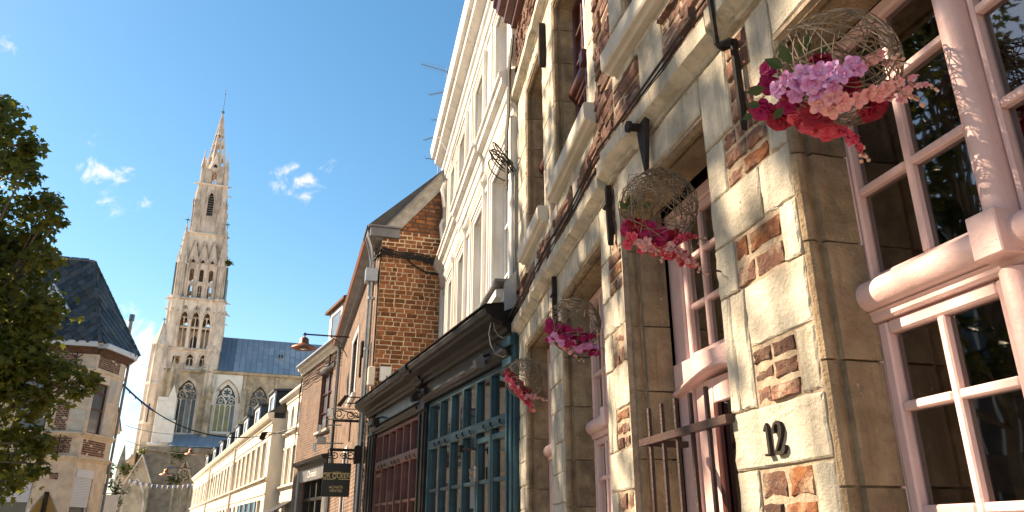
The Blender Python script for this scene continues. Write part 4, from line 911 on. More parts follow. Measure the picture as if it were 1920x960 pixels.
m = M(); m.box(x1 - .08, x0, gy - .012, gy + .012, z0 - .018, z0 + .018); hx('bar', m, 'iron', b2)
m = M(); sw = x0 - x1
for c_, r0 in ((.85, .085), (.52, .07), (.38, .05)): m.tube([(x1 + sw * c_ + r0 * (1 - t / 24) * cos(pi + t * .5), gy, z0 + .09 + r0 * (1 - t / 24) * sin(pi + t * .5)) for t in range(19)], .008, 4)
m.tube([(x0 - .05, gy, z0 + .17), (x1 + sw * .55, gy, z0 + .12), (x1 + sw * .2, gy, z0 + .03)], .008, 4); m.tube([(x0 - .02, gy, z0), (x0 - .02, gy, z0 - .5)], .01, 4); m.tube([(x1 + .27, gy, z0), (x1 + .27, gy, z0 - .3)], .01, 4)
hx('scrollwork', m, 'iron', b2)
def flood(lab, u, v, mt, L, yy=gy, r=.05):
    x, z = gp(u, v, yy); t = thing('floodlight', lab, 'floodlight', FG.M @ Matrix.Translation((x, yy, z)), 'floodlights by the sign brackets')
    r *= .62; m = M(); m.lathe([(.025, .03), (r, .015), (r, -.08), (r * .9, -.085)], (x, yy, z), 8); hx('lamp_body', m, mt, t); m = M(); m.tube([(x - .02, yy, z + .03), (x - L, yy, z + .04)], .009, 5); hx('arm', m, 'cable_grey', t)
flood('small white floodlight on a thin arm left of the scrolled bracket', 618, 770, 'white_paint', .55); flood('lower white floodlight below the scrolled bracket', 608, 790, 'white_paint', .35, -.2, .04); flood('white floodlight pointing down at the left brick window corner', 600, 801, 'white_paint', .3, -.2, .035)
flood('pale green floodlight on an arm above the grey fascia', 590, 835, 'white_paint', .4, -.2, .04)
x, z = gp(603, 826, -.2); m = M(); m.box(x - .06, x + .06, -.26, -.14, z - .05, z + .05, .01); add('sensor_box', m, 'concrete_coping', None, FG.M, 'small grey sensor box beside the pale green floodlight', 'sensor')
x0, z0 = gp(648, 748, gy); x1, z1 = gp(690, 750, gy)
t = thing('sign_panel', 'narrow dark sign panel edge-on on two thin bars above the scrolled bracket', 'sign', FG.M @ Matrix.Translation((x1, gy, z1)))
m = M(); m.prism([(x0 + .02, z0 + .05), (x0 - .05, z0 + .06), (x0 + .06, z0 - .12), (x0 + .12, z0 - .10)], gy - .02, gy + .02); hx('panel', m, 'iron', t); m = M(); m.tube([(x0, gy, z0 + .03), (x1 - .1, gy, z0 + .03)], .01, 5); m.tube([(x0, gy, z0 - .06), (x1 - .05, gy, z0 - .06)], .01, 5); hx('bars', m, 'iron', t)
# ---- cables at the joint between the stone and the white house
kb = thing('cable_coil', 'coiled black cables hanging at the joint of the white house and the stone house', 'cable', FF.M @ Matrix.Translation((3.2, .06, 4.9)))
random.seed(12)
for i in range(8):
    m = M(); off = random.uniform(-.03, .05)
    m.tube([(3.14 + off, .05, 6.0), (3.17 + off, .07 + .02 * random.random(), 5.6), (3.2 + off, .08, 5.2), (3.22 + random.uniform(-.06, .06), .10, 4.95), (3.22, .09, 4.6 + random.uniform(-.2, .2))], random.uniform(.006, .014), 4); add('cable', m, 'cable_black', kb, FF.M)
for i in range(7):
    r_, cz_ = random.uniform(.07, .15), 4.72 + random.uniform(-.06, .06); m = M(); y0 = .10 + random.uniform(0, .06); ph = random.uniform(-.6, .6)
    m.tube([(3.24 + ph * .1 + r_ * .7 * cos(t * pi / 7), y0 + .1 * sin(t * pi / 7 + ph), cz_ + r_ * sin(t * pi / 7)) for t in range(14)], .006, 4, True); add('coil', m, 'cable_black', kb, FF.M)
for i in range(5):
    m = M(); x = 3.17 + i * .016; m.tube([(x, .03, 4.6), (x + .01, .03, 4.0), (x, .03, 3.3)], .007, 4); add('cable', m, 'cable_black' if i % 2 else 'cable_grey', kb, FF.M)
k2 = thing('cable_loop', 'pale looped cables and a dark box at the end of the black shop cornice', 'cable', FF.M @ Matrix.Translation((3.2, .1, 3.2)))
for i in range(4):
    m = M(); r_ = .10 + .03 * i; m.tube([(3.22, .12 + r_ * .6 * cos(t * pi / 6), 3.28 - .05 * i + r_ * sin(t * pi / 6)) for t in range(12)], .006, 4, True); add('loop', m, 'cable_grey' if i % 2 else 'cable_black', k2, FF.M)
m = M(); m.prism([(.02, 3.35), (.13, 3.30), (.12, 3.55), (.02, 3.66)], 3.14, 3.21, 'x'); add('box', m, 'zinc', k2, FF.M)
k3 = thing('facade_cables', 'thin black cables running along the string course of the stone house', 'cable', FN.M @ Matrix.Translation((0, .05, 3.3)))
def toN(p): return FN.M.inverted() @ p
for i in range(4):
    y = .030 + .014 * i; z = 3.232 + .010 * (i % 3); pts = []
    for j in range(9): x = -2.6 + j * .34; pts.append(FN.w(x, y, z + (.025 * sin(j * 2.1 + i) if i < 1 else .008 * sin(j + i))))
    for j in range(11): x = .30 + j * .29; pts.append(FF.w(x, y + .02, z + .012 * sin(j * 1.3 + i * .7)))
    m = M(); m.tube(pts, .0045 if i else .007, 4); add('cable', m, 'cable_black', k3)
# ------------------------------------------------------------------ cream terrace down the street
FT2 = Frame(-8.393, 27.477, -26.9, .16); FT2.M = FT2.M @ Matrix.Scale(.9, 4) @ Matrix.Translation((-8.05, 0, 0)); FT1 = Frame(-8.771, 27.293, -26.0)
def terrace(name, label, fr, s0, s1, zc, wins, top=None):
    t = thing(name, label, 'house', fr.M @ Matrix.Translation((s0, 0, 0))); return t
def tadd(t, fr, name, m, mt, parent=None, **k): return add(name, m, mt, parent or t, fr.M, **k)
def ledge(t, fr, x0, x1, P, nm='ledge', mt='cream_render'): m = M(); m.prism(P, x0, x1, 'x'); return tadd(t, fr, nm, m, mt)
def twin(t, fr, x0, x1, z0, z1, mt='white_paint', glass='grey_glass', arch=0):
    f = M(); w = .05
    if arch:
        cv = arch_pts(x0, x1, z1 - arch, arch, False, 8); f.tube([(x0, -.10, z0)] + [(x, -.10, z) for x, z in cv] + [(x1, -.10, z0)], .035, 4)
        g = M(); g.prism([(x0, z0)] + cv + [(x1, z0)], -.12, -.115)
    else:
        f.box(x0, x0 + w, -.14, -.08, z0, z1); f.box(x1 - w, x1, -.14, -.08, z0, z1); f.box(x0 + w, x1 - w, -.14, -.081, z1 - w, z1); f.box(x0 + w, x1 - w, -.14, -.081, z0, z0 + w)
        m_ = (x0 + x1) / 2; f.box(m_ - .025, m_ + .025, -.14, -.082, z0 + w, z1 - w)
        for k in (.35, .67): f.box(x0 + w, x1 - w, -.135, -.086, z0 + (z1 - z0) * k - .012, z0 + (z1 - z0) * k + .012)
        g = M(); g.box(x0 + w, x1 - w, -.125, -.12, z0 + w, z1 - w)
    fo = tadd(t, fr, 'window', f, mt); tadd(t, fr, 'pane', g, glass, fo)
    return fo
t2 = thing('cream_house', 'tall cream house with round arched attic windows, set back beyond the brown brick house', 'house', FT2.M)
ws = [3.75, 4.87, 5.98, 7.08]
m = M(); m.wall(1.2, 8.05, 0, 6.7, 0, [(s - .3, s + .3, 3.36, 4.66) for s in ws] + [(s - .27, s + .27, 5.42, 6.24, .27, False) for s in ws] + [(s - .35, s + .35, 1.0, 2.75) for s in ws], .16)
m.quad((8.05, 0, 0), (8.05, -6, 0), (8.05, -6, 6.7), (8.05, 0, 6.7)); m.quad((1.2, 0, 0), (1.2, -6, 0), (1.2, -6, 6.7), (1.2, 0, 6.7)); tadd(t2, FT2, 'wall', m, 'cream_render')
for s in ws:
    twin(t2, FT2, s - .3, s + .3, 3.36, 4.66); twin(t2, FT2, s - .27, s + .27, 5.42, 6.24, arch=.27); twin(t2, FT2, s - .35, s + .35, 1.0, 2.75)
    m = M(); m.box(s - .38, s - .30, -.01, .03, 3.36, 4.74); m.box(s + .30, s + .38, -.01, .03, 3.36, 4.74); m.box(s - .30, s + .30, -.01, .029, 4.66, 4.74); tadd(t2, FT2, 'architrave', m, 'cream_render')
for z in (3.22, 5.2): ledge(t2, FT2, 1.2, 8.1, [(-.01, z - .06), (.04, z - .04), (.05, z), (.11, z + .03), (.11, z + .08), (-.01, z + .11)])
ledge(t2, FT2, 1.2, 8.12, [(-.01, 6.45), (.03, 6.46), (.05, 6.55), (.12, 6.6), (.18, 6.68), (.18, 6.76), (-.01, 6.79)], 'eaves_cornice')
m = M(); m.prism([(.1, 6.79), (-3, 8.4), (-6, 6.79)], 1.2, 8.05, 'x'); tadd(t2, FT2, 'roof', m, 'slate')
for x in (7.6, 6.9):
    m = M(); m.lathe([(.11, 0), (.12, .6), (.09, .62), (.09, .7)], (x, -1.5, 7.3), 8); tadd(t2, FT2, 'chimney_pot', m, 'terracotta')
aw = thing('awning', 'dark folded shop awning low on the tall cream house', 'awning', FT2.M @ Matrix.Translation((5.4, 0, 2.6)))
m = M(); m.prism([(0, 2.75), (0, 2.7), (.55, 2.35), (.57, 2.2), (.6, 2.38)], 4.4, 6.2, 'x'); tadd(aw, FT2, 'canopy', m, 'plain_black'); m = M(); m.tube([(4.42, 0, 2.3), (4.42, .56, 2.36)], .015, 4); tadd(aw, FT2, 'arm', m, 'zinc')
t = thing('floodlight', 'dark floodlight on a long thin arm reaching from the brown brick house', 'floodlight', FA.M @ Matrix.Translation((3.9, .1, 4.3)), 'floodlights by the sign brackets')
m = M(); m.tube([(3.9, 0, 4.3), (3.9, .95, 4.3)], .012, 4); add('arm', m, 'cable_grey', t, FA.M); m = M(); m.prism([(.9, 4.32), (1.05, 4.3), (1.10, 4.12), (.98, 4.08)], 3.82, 3.98, 'x'); add('lamp_head', m, 'iron', t, FA.M)
t1 = thing('cream_terrace', 'long sunlit cream terrace with a row of slate dormers running towards the church', 'terrace', FT1.M)
LT = 35.5; xs = [.15 + 1.42 * k for k in range(25)]
ops = [(x, x + .8, 3.52, 4.76) for x in xs] + [(x, x + .8, 1.0, 2.75) for x in xs]
m = M(); m.wall(-.62, LT, 0, 5.5, 0, ops, .15); m.quad((-.62, 0, 0), (-.62, -8, 0), (-.62, -8, 5.5), (-.62, 0, 5.5)); m.quad((LT, 0, 0), (LT, -8, 0), (LT, -8, 5.5), (LT, 0, 5.5)); tadd(t1, FT1, 'wall', m, 'cream_render')
w0 = None
for i, x in enumerate(xs):
    for z0, z1 in ((3.52, 4.76), (1.0, 2.75)):
        twin(t1, FT1, x, x + .8, z0, z1)
    if i % 2 == 0 or i < 6:
        m = M(); m.box(x - .09, x, -.01, .025, 3.52, 4.84); m.box(x + .8, x + .89, -.01, .025, 3.52, 4.84); m.box(x, x + .8, -.01, .024, 4.76, 4.84); tadd(t1, FT1, 'architrave', m, 'cream_render')
    if i in (1, 2, 3):
        for q in (x - .42, x + .82): m = M(); m.box(q, q + .38, .0, .05, 1.0, 2.75); tadd(t1, FT1, 'shutter', m, 'blue_shutter')
ledge(t1, FT1, -.66, LT, [(-.01, 3.34), (.04, 3.36), (.05, 3.40), (.10, 3.42), (.10, 3.47), (-.01, 3.5)]); ledge(t1, FT1, -.64, LT, [(-.01, 4.92), (.03, 4.93), (.03, 4.99), (-.01, 5.0)]); ledge(t1, FT1, -.64, LT, [(-.01, 2.9), (.025, 2.91), (.025, 2.97), (-.01, 2.98)])
ledge(t1, FT1, -.70, LT, [(-.01, 5.32), (.03, 5.33), (.06, 5.42), (.14, 5.47), (.2, 5.56), (.22, 5.66), (-.01, 5.70)], 'eaves_cornice')
m = M(); m.prism([(.18, 5.70), (-2.6, 7.6), (-5, 7.7), (-8, 5.7)], -.62, LT, 'x'); tadd(t1, FT1, 'roof', m, 'slate')
m = M(); m.tube([(9.5, .06, 5.5), (9.5, .06, .2)], .05, 6); tadd(t1, FT1, 'downpipe', m, 'cream_render'); m = M(); m.tube([(22, .06, 5.5), (22, .06, .2)], .05, 6); tadd(t1, FT1, 'downpipe', m, 'cream_render')
for i, x in enumerate([2.3, 6.2, 9.9, 13.2, 16.9, 20.8, 25.0, 30.2]):
    m = M(); m.prism([(-.35, 5.75), (-.35, 6.85), (-2.6, 7.05), (-2.6, 5.75)], x - .6, x + .6, 'x'); d = tadd(t1, FT1, 'dormer', m, 'slate')
    m = M(); m.box(x - .62, x - .45, -.36, -.30, 5.9, 6.9); m.box(x + .45, x + .62, -.36, -.30, 5.9, 6.9); m.box(x - .45, x + .45, -.36, -.301, 6.7, 6.9); tadd(t1, FT1, 'dormer_frame', m, 'white_paint', d); m = M(); m.box(x - .45, x + .45, -.36, -.33, 5.9, 6.7); tadd(t1, FT1, 'dormer_pane', m, 'grey_glass', d)
    m = M(); m.prism([(-.22, 6.86), (-.22, 6.93), (-2.7, 7.15), (-2.7, 7.0)], x - .7, x + .7, 'x'); tadd(t1, FT1, 'dormer_roof', m, 'slate', d)
m = M(); m.box(.4, 1.3, -3.2, -2.5, 7.2, 7.9); ch = tadd(t1, FT1, 'chimney', m, 'brick_wall')
for k in (.6, 1.05): m = M(); m.lathe([(.10, 0), (.11, .55), (.08, .6)], (k, -2.85, 7.9), 8); tadd(t1, FT1, 'chimney_pot', m, 'terracotta', ch)
# glazed iron balcony bay on the near end of the terrace
m = M(); m.box(-.60, -.1, .01, .04, 3.52, 4.6); 
# ------------------------------------------------------------------ corner house on the left
FL = Frame(-12.757, 22.452, 72.9); FL2 = Frame(-12.757, 22.452, 3.8); 
Cc = FL2.w(1.58); FL3 = Frame(Cc.x, Cc.y, -38.0)
ch_ = thing('corner_house', 'stone and brick corner house with a steep diamond slate roof, behind the left leaves', 'house', FL.M)
def la(name, m, mt, fr=FL, parent=None, **k): return add(name, m, mt, parent or ch_, fr.M, **k)
m = M(); m.wall(-5.5, 0, 0, 7.0, 0, [(-1.85, -1.02, 4.5, 5.95), (-1.9, -1.0, .6, 3.08), (-4.2, -3.3, 4.5, 5.95), (-4.2, -3.3, .6, 3.08)], -.16); la('wall', m, 'corner_stone')
m = M(); m.wall(0, 1.58, 0, 7.0, 0, [(.18, .88, 4.46, 6.0), (.08, .96, .6, 3.40)], -.16); la('wall', m, 'corner_stone', FL2)
m = M(); m.wall(0, 6, 0, 7.0, 0, [], .1); la('wall', m, 'corner_brick', FL3)
def lprof(P, nm, mt):
    m = M(); e = max(0, -min(y for y, z in P))
    m.prism(P, -5.5, .0, 'x'); la(nm, m, mt); m = M(); m.prism(P, -.02, 1.60, 'x'); la(nm, m, mt, FL2); m = M(); m.prism(P, -.02, 6, 'x'); la(nm, m, mt, FL3)
for z in (3.72, 4.40): lprof([(.01, z - .08), (-.04, z - .06), (-.05, z - .02), (-.11, z), (-.11, z + .05), (.01, z + .08)], 'ledge', 'corner_stone')
lprof([(.01, 6.30), (-.04, 6.32), (-.05, 6.38), (.01, 6.4)], 'ledge', 'corner_stone')
lprof([(.01, 6.80), (-.05, 6.82), (-.08, 6.90), (-.22, 6.97), (-.22, 6.99), (.01, 6.99)], 'eaves_cornice', 'tile')
lprof([(-.02, 6.995), (-.28, 6.995), (-.32, 7.13), (-.30, 7.15), (-.02, 7.12)], 'gutter', 'blue_white_paint')
def lwin(fr, x0, x1, z0, z1, shut=None):
    f = M(); w = .055; y = .06
    f.box(x0, x0 + w, y, y + .07, z0, z1); f.box(x1 - w, x1, y, y + .07, z0, z1); f.box(x0 + w, x1 - w, y, y + .069, z1 - w, z1); f.box(x0 + w, x1 - w, y, y + .069, z0, z0 + w)
    for k in (.48, .80): f.box(x0 + w, x1 - w, y - .01, y + .06, z0 + (z1 - z0) * k - .03, z0 + (z1 - z0) * k + .03)
    fo = la('window', f, 'dark_red_paint' if not shut else 'blue_white_paint', fr); g = M(); g.box(x0 + w, x1 - w, y + .03, y + .035, z0 + w, z1 - w); la('pane', g, 'grey_glass' if not shut else 'dark_glass', fr, fo)
    if not shut: g = M(); g.box(x0 - .06, x1 + .06, -.08, .05, z0 - .06, z0 - .002); la('sill', g, 'dark_red_paint', fr, fo)
    if shut:
        n = int((z1 - shut) / .045); s = M()
        for i in range(n): z = shut + i * .045; s.prism([(.02, z), (.012, z + .02), (.02, z + .043), (.03, z + .043), (.03, z)], x0 + .03, x1 - .03, 'x')
        s.box(x0 + .02, x1 - .02, -.015, .03, z1 - .22, z1 + .01); la('roller_shutter', s, 'blind', fr, fo, kind='stuff')
lwin(FL, -1.85, -1.02, 4.5, 5.95); lwin(FL, -1.9, -1.0, .6, 3.08, 2.47); lwin(FL, -4.2, -3.3, 4.5, 5.95); lwin(FL, -4.2, -3.3, .6, 3.08, 1.5); lwin(FL2, .18, .88, 4.46, 6.0); lwin(FL2, .08, .96, .6, 3.40, 2.36)
random.seed(71)
def lblk(fr, x0, x1, z0, z1, mt='pale_block', y=.012):
    m = M(); m.box(x0, x1, -y, .02, z0, z1, .008); la('stone_block', m, mt, fr)
for z in (4.5, 4.83, 5.16, 5.5, 5.8):
    h = .31 if z < 5.7 else .4; lblk(FL2, .0, .17, z, z + h - .015, random.choice(('pale_block', 'corner_stone'))); lblk(FL2, .89, 1.12 + random.random() * .25, z, z + h - .015, random.choice(('pale_block', 'corner_stone')))
    lblk(FL, -.36 - random.random() * .12, -.01, z, z + h - .015, random.choice(('pale_block', 'corner_stone'))); lblk(FL, -1.01, -.84, z, z + h - .015, 'corner_stone')
cnt = [0]
def lbrick(fr, x0, x1, z0, z1):
    z = z0; odd = 0
    while z < z1 - .03:
        x = x0 - odd * .06
        while x < x1 - .02:
            a, b = max(x, x0), min(x + .12, x1)
            if b - a > .03 and random.random() < .93:
                cnt[0] += 1
                if cnt[0] < 295:
                    o = brick(ch_, fr, 'old_brick', a + .006, b - .006, -.018, .02, z + .005, z + .058)
                    o.matrix_basis = WM[ch_].inverted() @ fr.M @ Matrix.Translation((a + .006, .01, z + .005)) @ Matrix.Diagonal((b - a - .012, -.028, .052, 1))
            x += .12
        z += .064; odd = 1 - odd
lbrick(FL2, .12, 1.25, 3.83, 4.28); lbrick(FL2, .12, 1.25, 6.42, 6.78); lbrick(FL, -1.36, -.24, 3.85, 4.28); lbrick(FL, -.80, -.46, 4.5, 5.3); lbrick(FL, -1.3, -.55, 6.45, 6.78); lbrick(FL, -.62, -.40, 3.1, 3.3)
for x, z in ((-.55, 4.05), (-.55, 6.6)):
    m = M(); m.tube([(x, -.05, z + .32), (x, -.05, z - .3)], .018, 5)
    for sgn in (-1, 1):
        for zz in (.15, -.12): m.tube([(x, -.05, z + zz - .1), (x + sgn * .14, -.05, z + zz), (x + sgn * .17, -.05, z + zz + .1), (x + sgn * .09, -.05, z + zz + .13)], .016, 5)
    la('wall_anchor', m, 'rust_iron')
pipe('downpipe', ch_, FL2, [(1.62, -.05, 6.9), (1.62, -.05, .3)], .04, 'lead')
# steep roof, hip and slates
ap = Vector(FL.w(-.95 - .30, .95, 0)); AP = FL.w(-.86, .90, 10.08)
E0 = FL.w(-5.5, -.30, 7.13); EB = FL.w(.06, -.30, 7.13); EC = FL2.w(1.72, -.30, 7.13); ED = FL3.w(6, -.3, 7.13); R0 = FL.w(-5.5, .90, 10.08); RD = FL3.w(5, 1.6, 10.08)
m = M(); m.add([tuple(p) for p in (E0, EB, EC, ED, AP, R0, RD)], [(0, 1, 4, 5), (1, 2, 4), (2, 3, 6, 4), (5, 4, 6)]); roof = add('roof', m, 'slate', ch_)
sm = M(); P = [(0, -.19), (.11, -.06), (.15, .05), (.13, .19), (-.13, .19), (-.15, .05), (-.11, -.06)]
sm.add([(x, y, .018 - .06 * y) for x, y in P] + [(x, y, -.006 - .03 * y) for x, y in P], [tuple(range(7)), tuple(range(13, 6, -1))] + [(i, (i + 1) % 7, 7 + (i + 1) % 7, 7 + i) for i in range(7)])
SME = sm.mesh('slate'); SME.materials.append(MATS['slate'])
def slates(A, B, T0, T1, lim):
    ex = (B - A).normalized(); up0 = ((T0 + T1) / 2 - (A + B) / 2); nrm = ex.cross(up0).normalized(); 
    if nrm.z < 0: nrm = -nrm
    up = nrm.cross(ex).normalized()
    if up.z < 0: up = -up
    H = (T0 - A).dot(up); Wd = (B - A).length; x0T, x1T = (T0 - A).dot(ex), (T1 - A).dot(ex); v = .12; odd = 0
    while v < H - .05:
        lo = x0T * v / H; hi = Wd + (x1T - Wd) * v / H; x = math.ceil((lo + .08) / .29) * .29 + odd * .145
        while x < hi - .07:
            p = A + ex * x + up * v + nrm * .012
            if x > lo and x > lim:
                q = Matrix((( ex.x, up.x, nrm.x, p.x), (ex.y, up.y, nrm.y, p.y), (ex.z, up.z, nrm.z, p.z), (0, 0, 0, 1))) @ Matrix.Rotation(random.uniform(-.06, .06), 4, 'Z')
                add('slate', SME, None, roof, q)
            x += .29
        v += .165; odd = 1 - odd
slates(E0, EB, R0, AP, 3.2); slates(EB, EC, AP, AP, -1)
def ridge(a, b, n, mt='slate', r=.06):
    for i in range(n):
        p, q = a + (b - a) * i / n, a + (b - a) * (i + .94) / n; m = M(); m.tube([tuple(p), tuple(q)], r, 6, r2=r * 1.15); add('ridge_tile', m, mt, roof)
ridge(EB, AP, 14); ridge(EC, AP, 16); ridge(AP, R0, 12, 'lead', .05)
d = M(); d.prism([(-2.0, 7.2), (-2.0, 8.15), (-1.57, 8.72), (-1.14, 8.15), (-1.14, 7.2)], -.1, 1.0, 'y'); dm = la('dormer', d, 'blue_white_paint')
d = M(); d.prism([(-2.1, 8.08), (-1.57, 8.80), (-1.04, 8.08), (-1.0, 8.12), (-1.57, 8.9), (-2.14, 8.12)], -.2, 1.0, 'y'); la('dormer_roof', d, 'blue_white_paint', FL, dm)
d = M(); d.box(-1.9, -1.24, -.12, -.09, 7.25, 8.05); la('dormer_window', d, 'dark_glass', FL, dm); d = M(); d.box(-1.60, -1.54, -.15, -.10, 7.25, 8.05); d.box(-1.98, -1.9, -.15, -.10, 7.2, 8.1); d.box(-1.24, -1.16, -.15, -.10, 7.2, 8.1); la('dormer_frame', d, 'white_paint', FL, dm)
p = FL2.w(2.2, .5, 7.6); m = M(); m.tube([(p.x, p.y, 7.0), (p.x, p.y, 8.5)], .06, 8); fl = add('flue', m, 'concrete_coping', ch_); m = M(); m.lathe([(.09, 0), (.09, .22)], (p.x, p.y, 8.5), 8); add('flue_cap', m, 'blue_metal_dark', fl)
# houses behind it, seen edge-on
fx = Frame(FL2.w(4.6).x - 2.15, FL2.w(4.6).y, -25.5)
rh = thing('rear_house', 'narrow brown house seen edge-on behind the corner house', 'house', fx.M)
m = M(); m.box(0, 7, -.0, 5, 0, 5.9, 0); add('wall', m, 'corner_stone', rh, fx.M); m = M(); m.prism([(-.35, 5.9), (-.3, 6.05), (2.5, 7.8), (5, 5.9)], -.1, 7, 'x'); add('roof', m, 'tile', rh, fx.M); m = M(); m.prism([(.02, 5.6), (-.3, 5.8), (-.3, 5.9), (.02, 5.9)], -.1, 7, 'x'); add('eaves', m, 'corner_stone', rh, fx.M)
for x in (1.2, 3.4, 5.4):
    m = M(); m.box(x, x + .8, -.02, .02, 3.6, 5.0); w_ = add('window', m, 'grey_glass', rh, fx.M)
fx2 = Frame(fx.w(7.2).x, fx.w(7.2).y, -26.0)
rh2 = thing('rear_house', 'lower pale house seen edge-on behind the narrow brown house', 'house', fx2.M)
m = M(); m.box(0, 16, .3, 6, 0, 4.9); add('wall', m, 'cream_render', rh2, fx2.M); m = M(); m.prism([(.1, 4.9), (.1, 5.02), (3, 7.0), (6, 4.9)], 0, 16, 'x'); add('roof', m, 'tile', rh2, fx2.M)
for x in range(1, 15, 2): m = M(); m.box(x, x + .9, .27, .31, 2.9, 4.3); add('window', m, 'grey_glass', rh2, fx2.M)
# shop sign hanging there
m = M(); m.box(4.2, 4.26, -.75, -.05, 2.1, 3.1); hs_ = thing('projecting_sign', 'small white projecting sign edge-on behind the corner house', 'sign', fx.M @ Matrix.Translation((4.2, 0, 2.1))); add('panel', m, 'white_paint', hs_, fx.M); m = M(); m.tube([(4.23, 0, 3.14), (4.23, -.8, 3.14)], .02, 5); add('bracket', m, 'iron', hs_, fx.M)
# houses across the square, behind the camera's left: seen only in the window panes
FO = Frame(-19.5, -14, 3.0)
for i, (x0, x1, h, mt, lab) in enumerate(((0, 7.5, 8.2, 'brick_wall', 'brown brick house across the square, mirrored in the window panes'), (7.5, 14.5, 9.4, 'cream_render', 'tall cream house across the square, mirrored in the window panes'), (14.5, 22, 7.6, 'brick_wall_plain', 'orange brick house across the square, mirrored in the shop panes'), (22, 30, 8.6, 'brick_wall', 'brown brick house across the square, nearest to the corner house'))):
    t = thing('facing_house', lab, 'house', FO.M @ Matrix.Translation((x0, 0, 0))); nx = int((x1 - x0) / 1.9); ws = [x0 + .7 + k * (x1 - x0 - 1.2) / nx for k in range(nx)]
    ops = [(x, x + .95, z, z + 1.7) for x in ws for z in (.9, 3.6, 6.0) if z + 1.9 < h]
    m = M(); m.wall(x0, x1, 0, h, 0, ops, -.15); add('wall', m, mt, t, FO.M); m = M(); m.prism([(-.35, h), (-.3, h + .15), (3.5, h + 3), (8, h)], x0, x1, 'x'); add('roof', m, 'slate', t, FO.M)
    for o in ops:
        f = M(); f.box(o[0], o[0] + .06, .05, .12, o[2], o[3]); f.box(o[1] - .06, o[1], .05, .12, o[2], o[3]); f.box((o[0] + o[1]) / 2 - .03, (o[0] + o[1]) / 2 + .03, .05, .12, o[2], o[3]); w_ = add('window', f, 'white_paint', t, FO.M)
        g = M(); g.box(o[0] + .06, o[1] - .06, .09, .1, o[2], o[3]); add('pane', g, 'dark_glass', w_, FO.M)
# ------------------------------------------------------------------ the church
cr0 = ray(350, 700); FC = Frame(cr0.x * 105, cr0.y * 105, 70.0)
church = thing('church', 'great pale gothic church with a tall openwork spire and blue metal roofs', 'church', FC.M)
LEAN = -.0250
def lean(m): m.v = [(x + (z - 27) * LEAN if z > 23.4 else x + (23.4 - 27) * LEAN, y, z) for x, y, z in m.v]; return m
def cc(name, m, mt='church_stone', parent=None, ln=False, **k): return add(name, lean(m) if ln else m, mt, parent or church, FC.M, **k)
AX, AY = .12, 3.6
def four(build, ang=(0, 1, 2, 3)):
    """repeat a face built looking along +y with the axis at the origin on the four sides of the tower"""
    a = M(); build(a); o = M()
    for k in ang:
        c, s = (1, 0, -1, 0)[k], (0, 1, 0, -1)[k]
        o.add([(AX + x * c - y * s, AY + x * s + y * c, z) for x, y, z in a.v], a.f)
    return o
def octo(r, z0, z1, x=0, y=0, n=8, m=None, r1=None):
    m = m or M(); m.lathe([(r, z0), (r1 if r1 is not None else r, z1)], (x, y, 0), n, pi / n); return m
def pointed(m, x, y, z, w, h, d, rad=.05, n=8): # moulded arch rib
    cv = arch_pts(x - w / 2, x + w / 2, z + h * .55, h * .45, True, n); m.tube([(x - w / 2, y, z)] + [(p, y, q) for p, q in cv] + [(x + w / 2, y, z)], rad, 4)
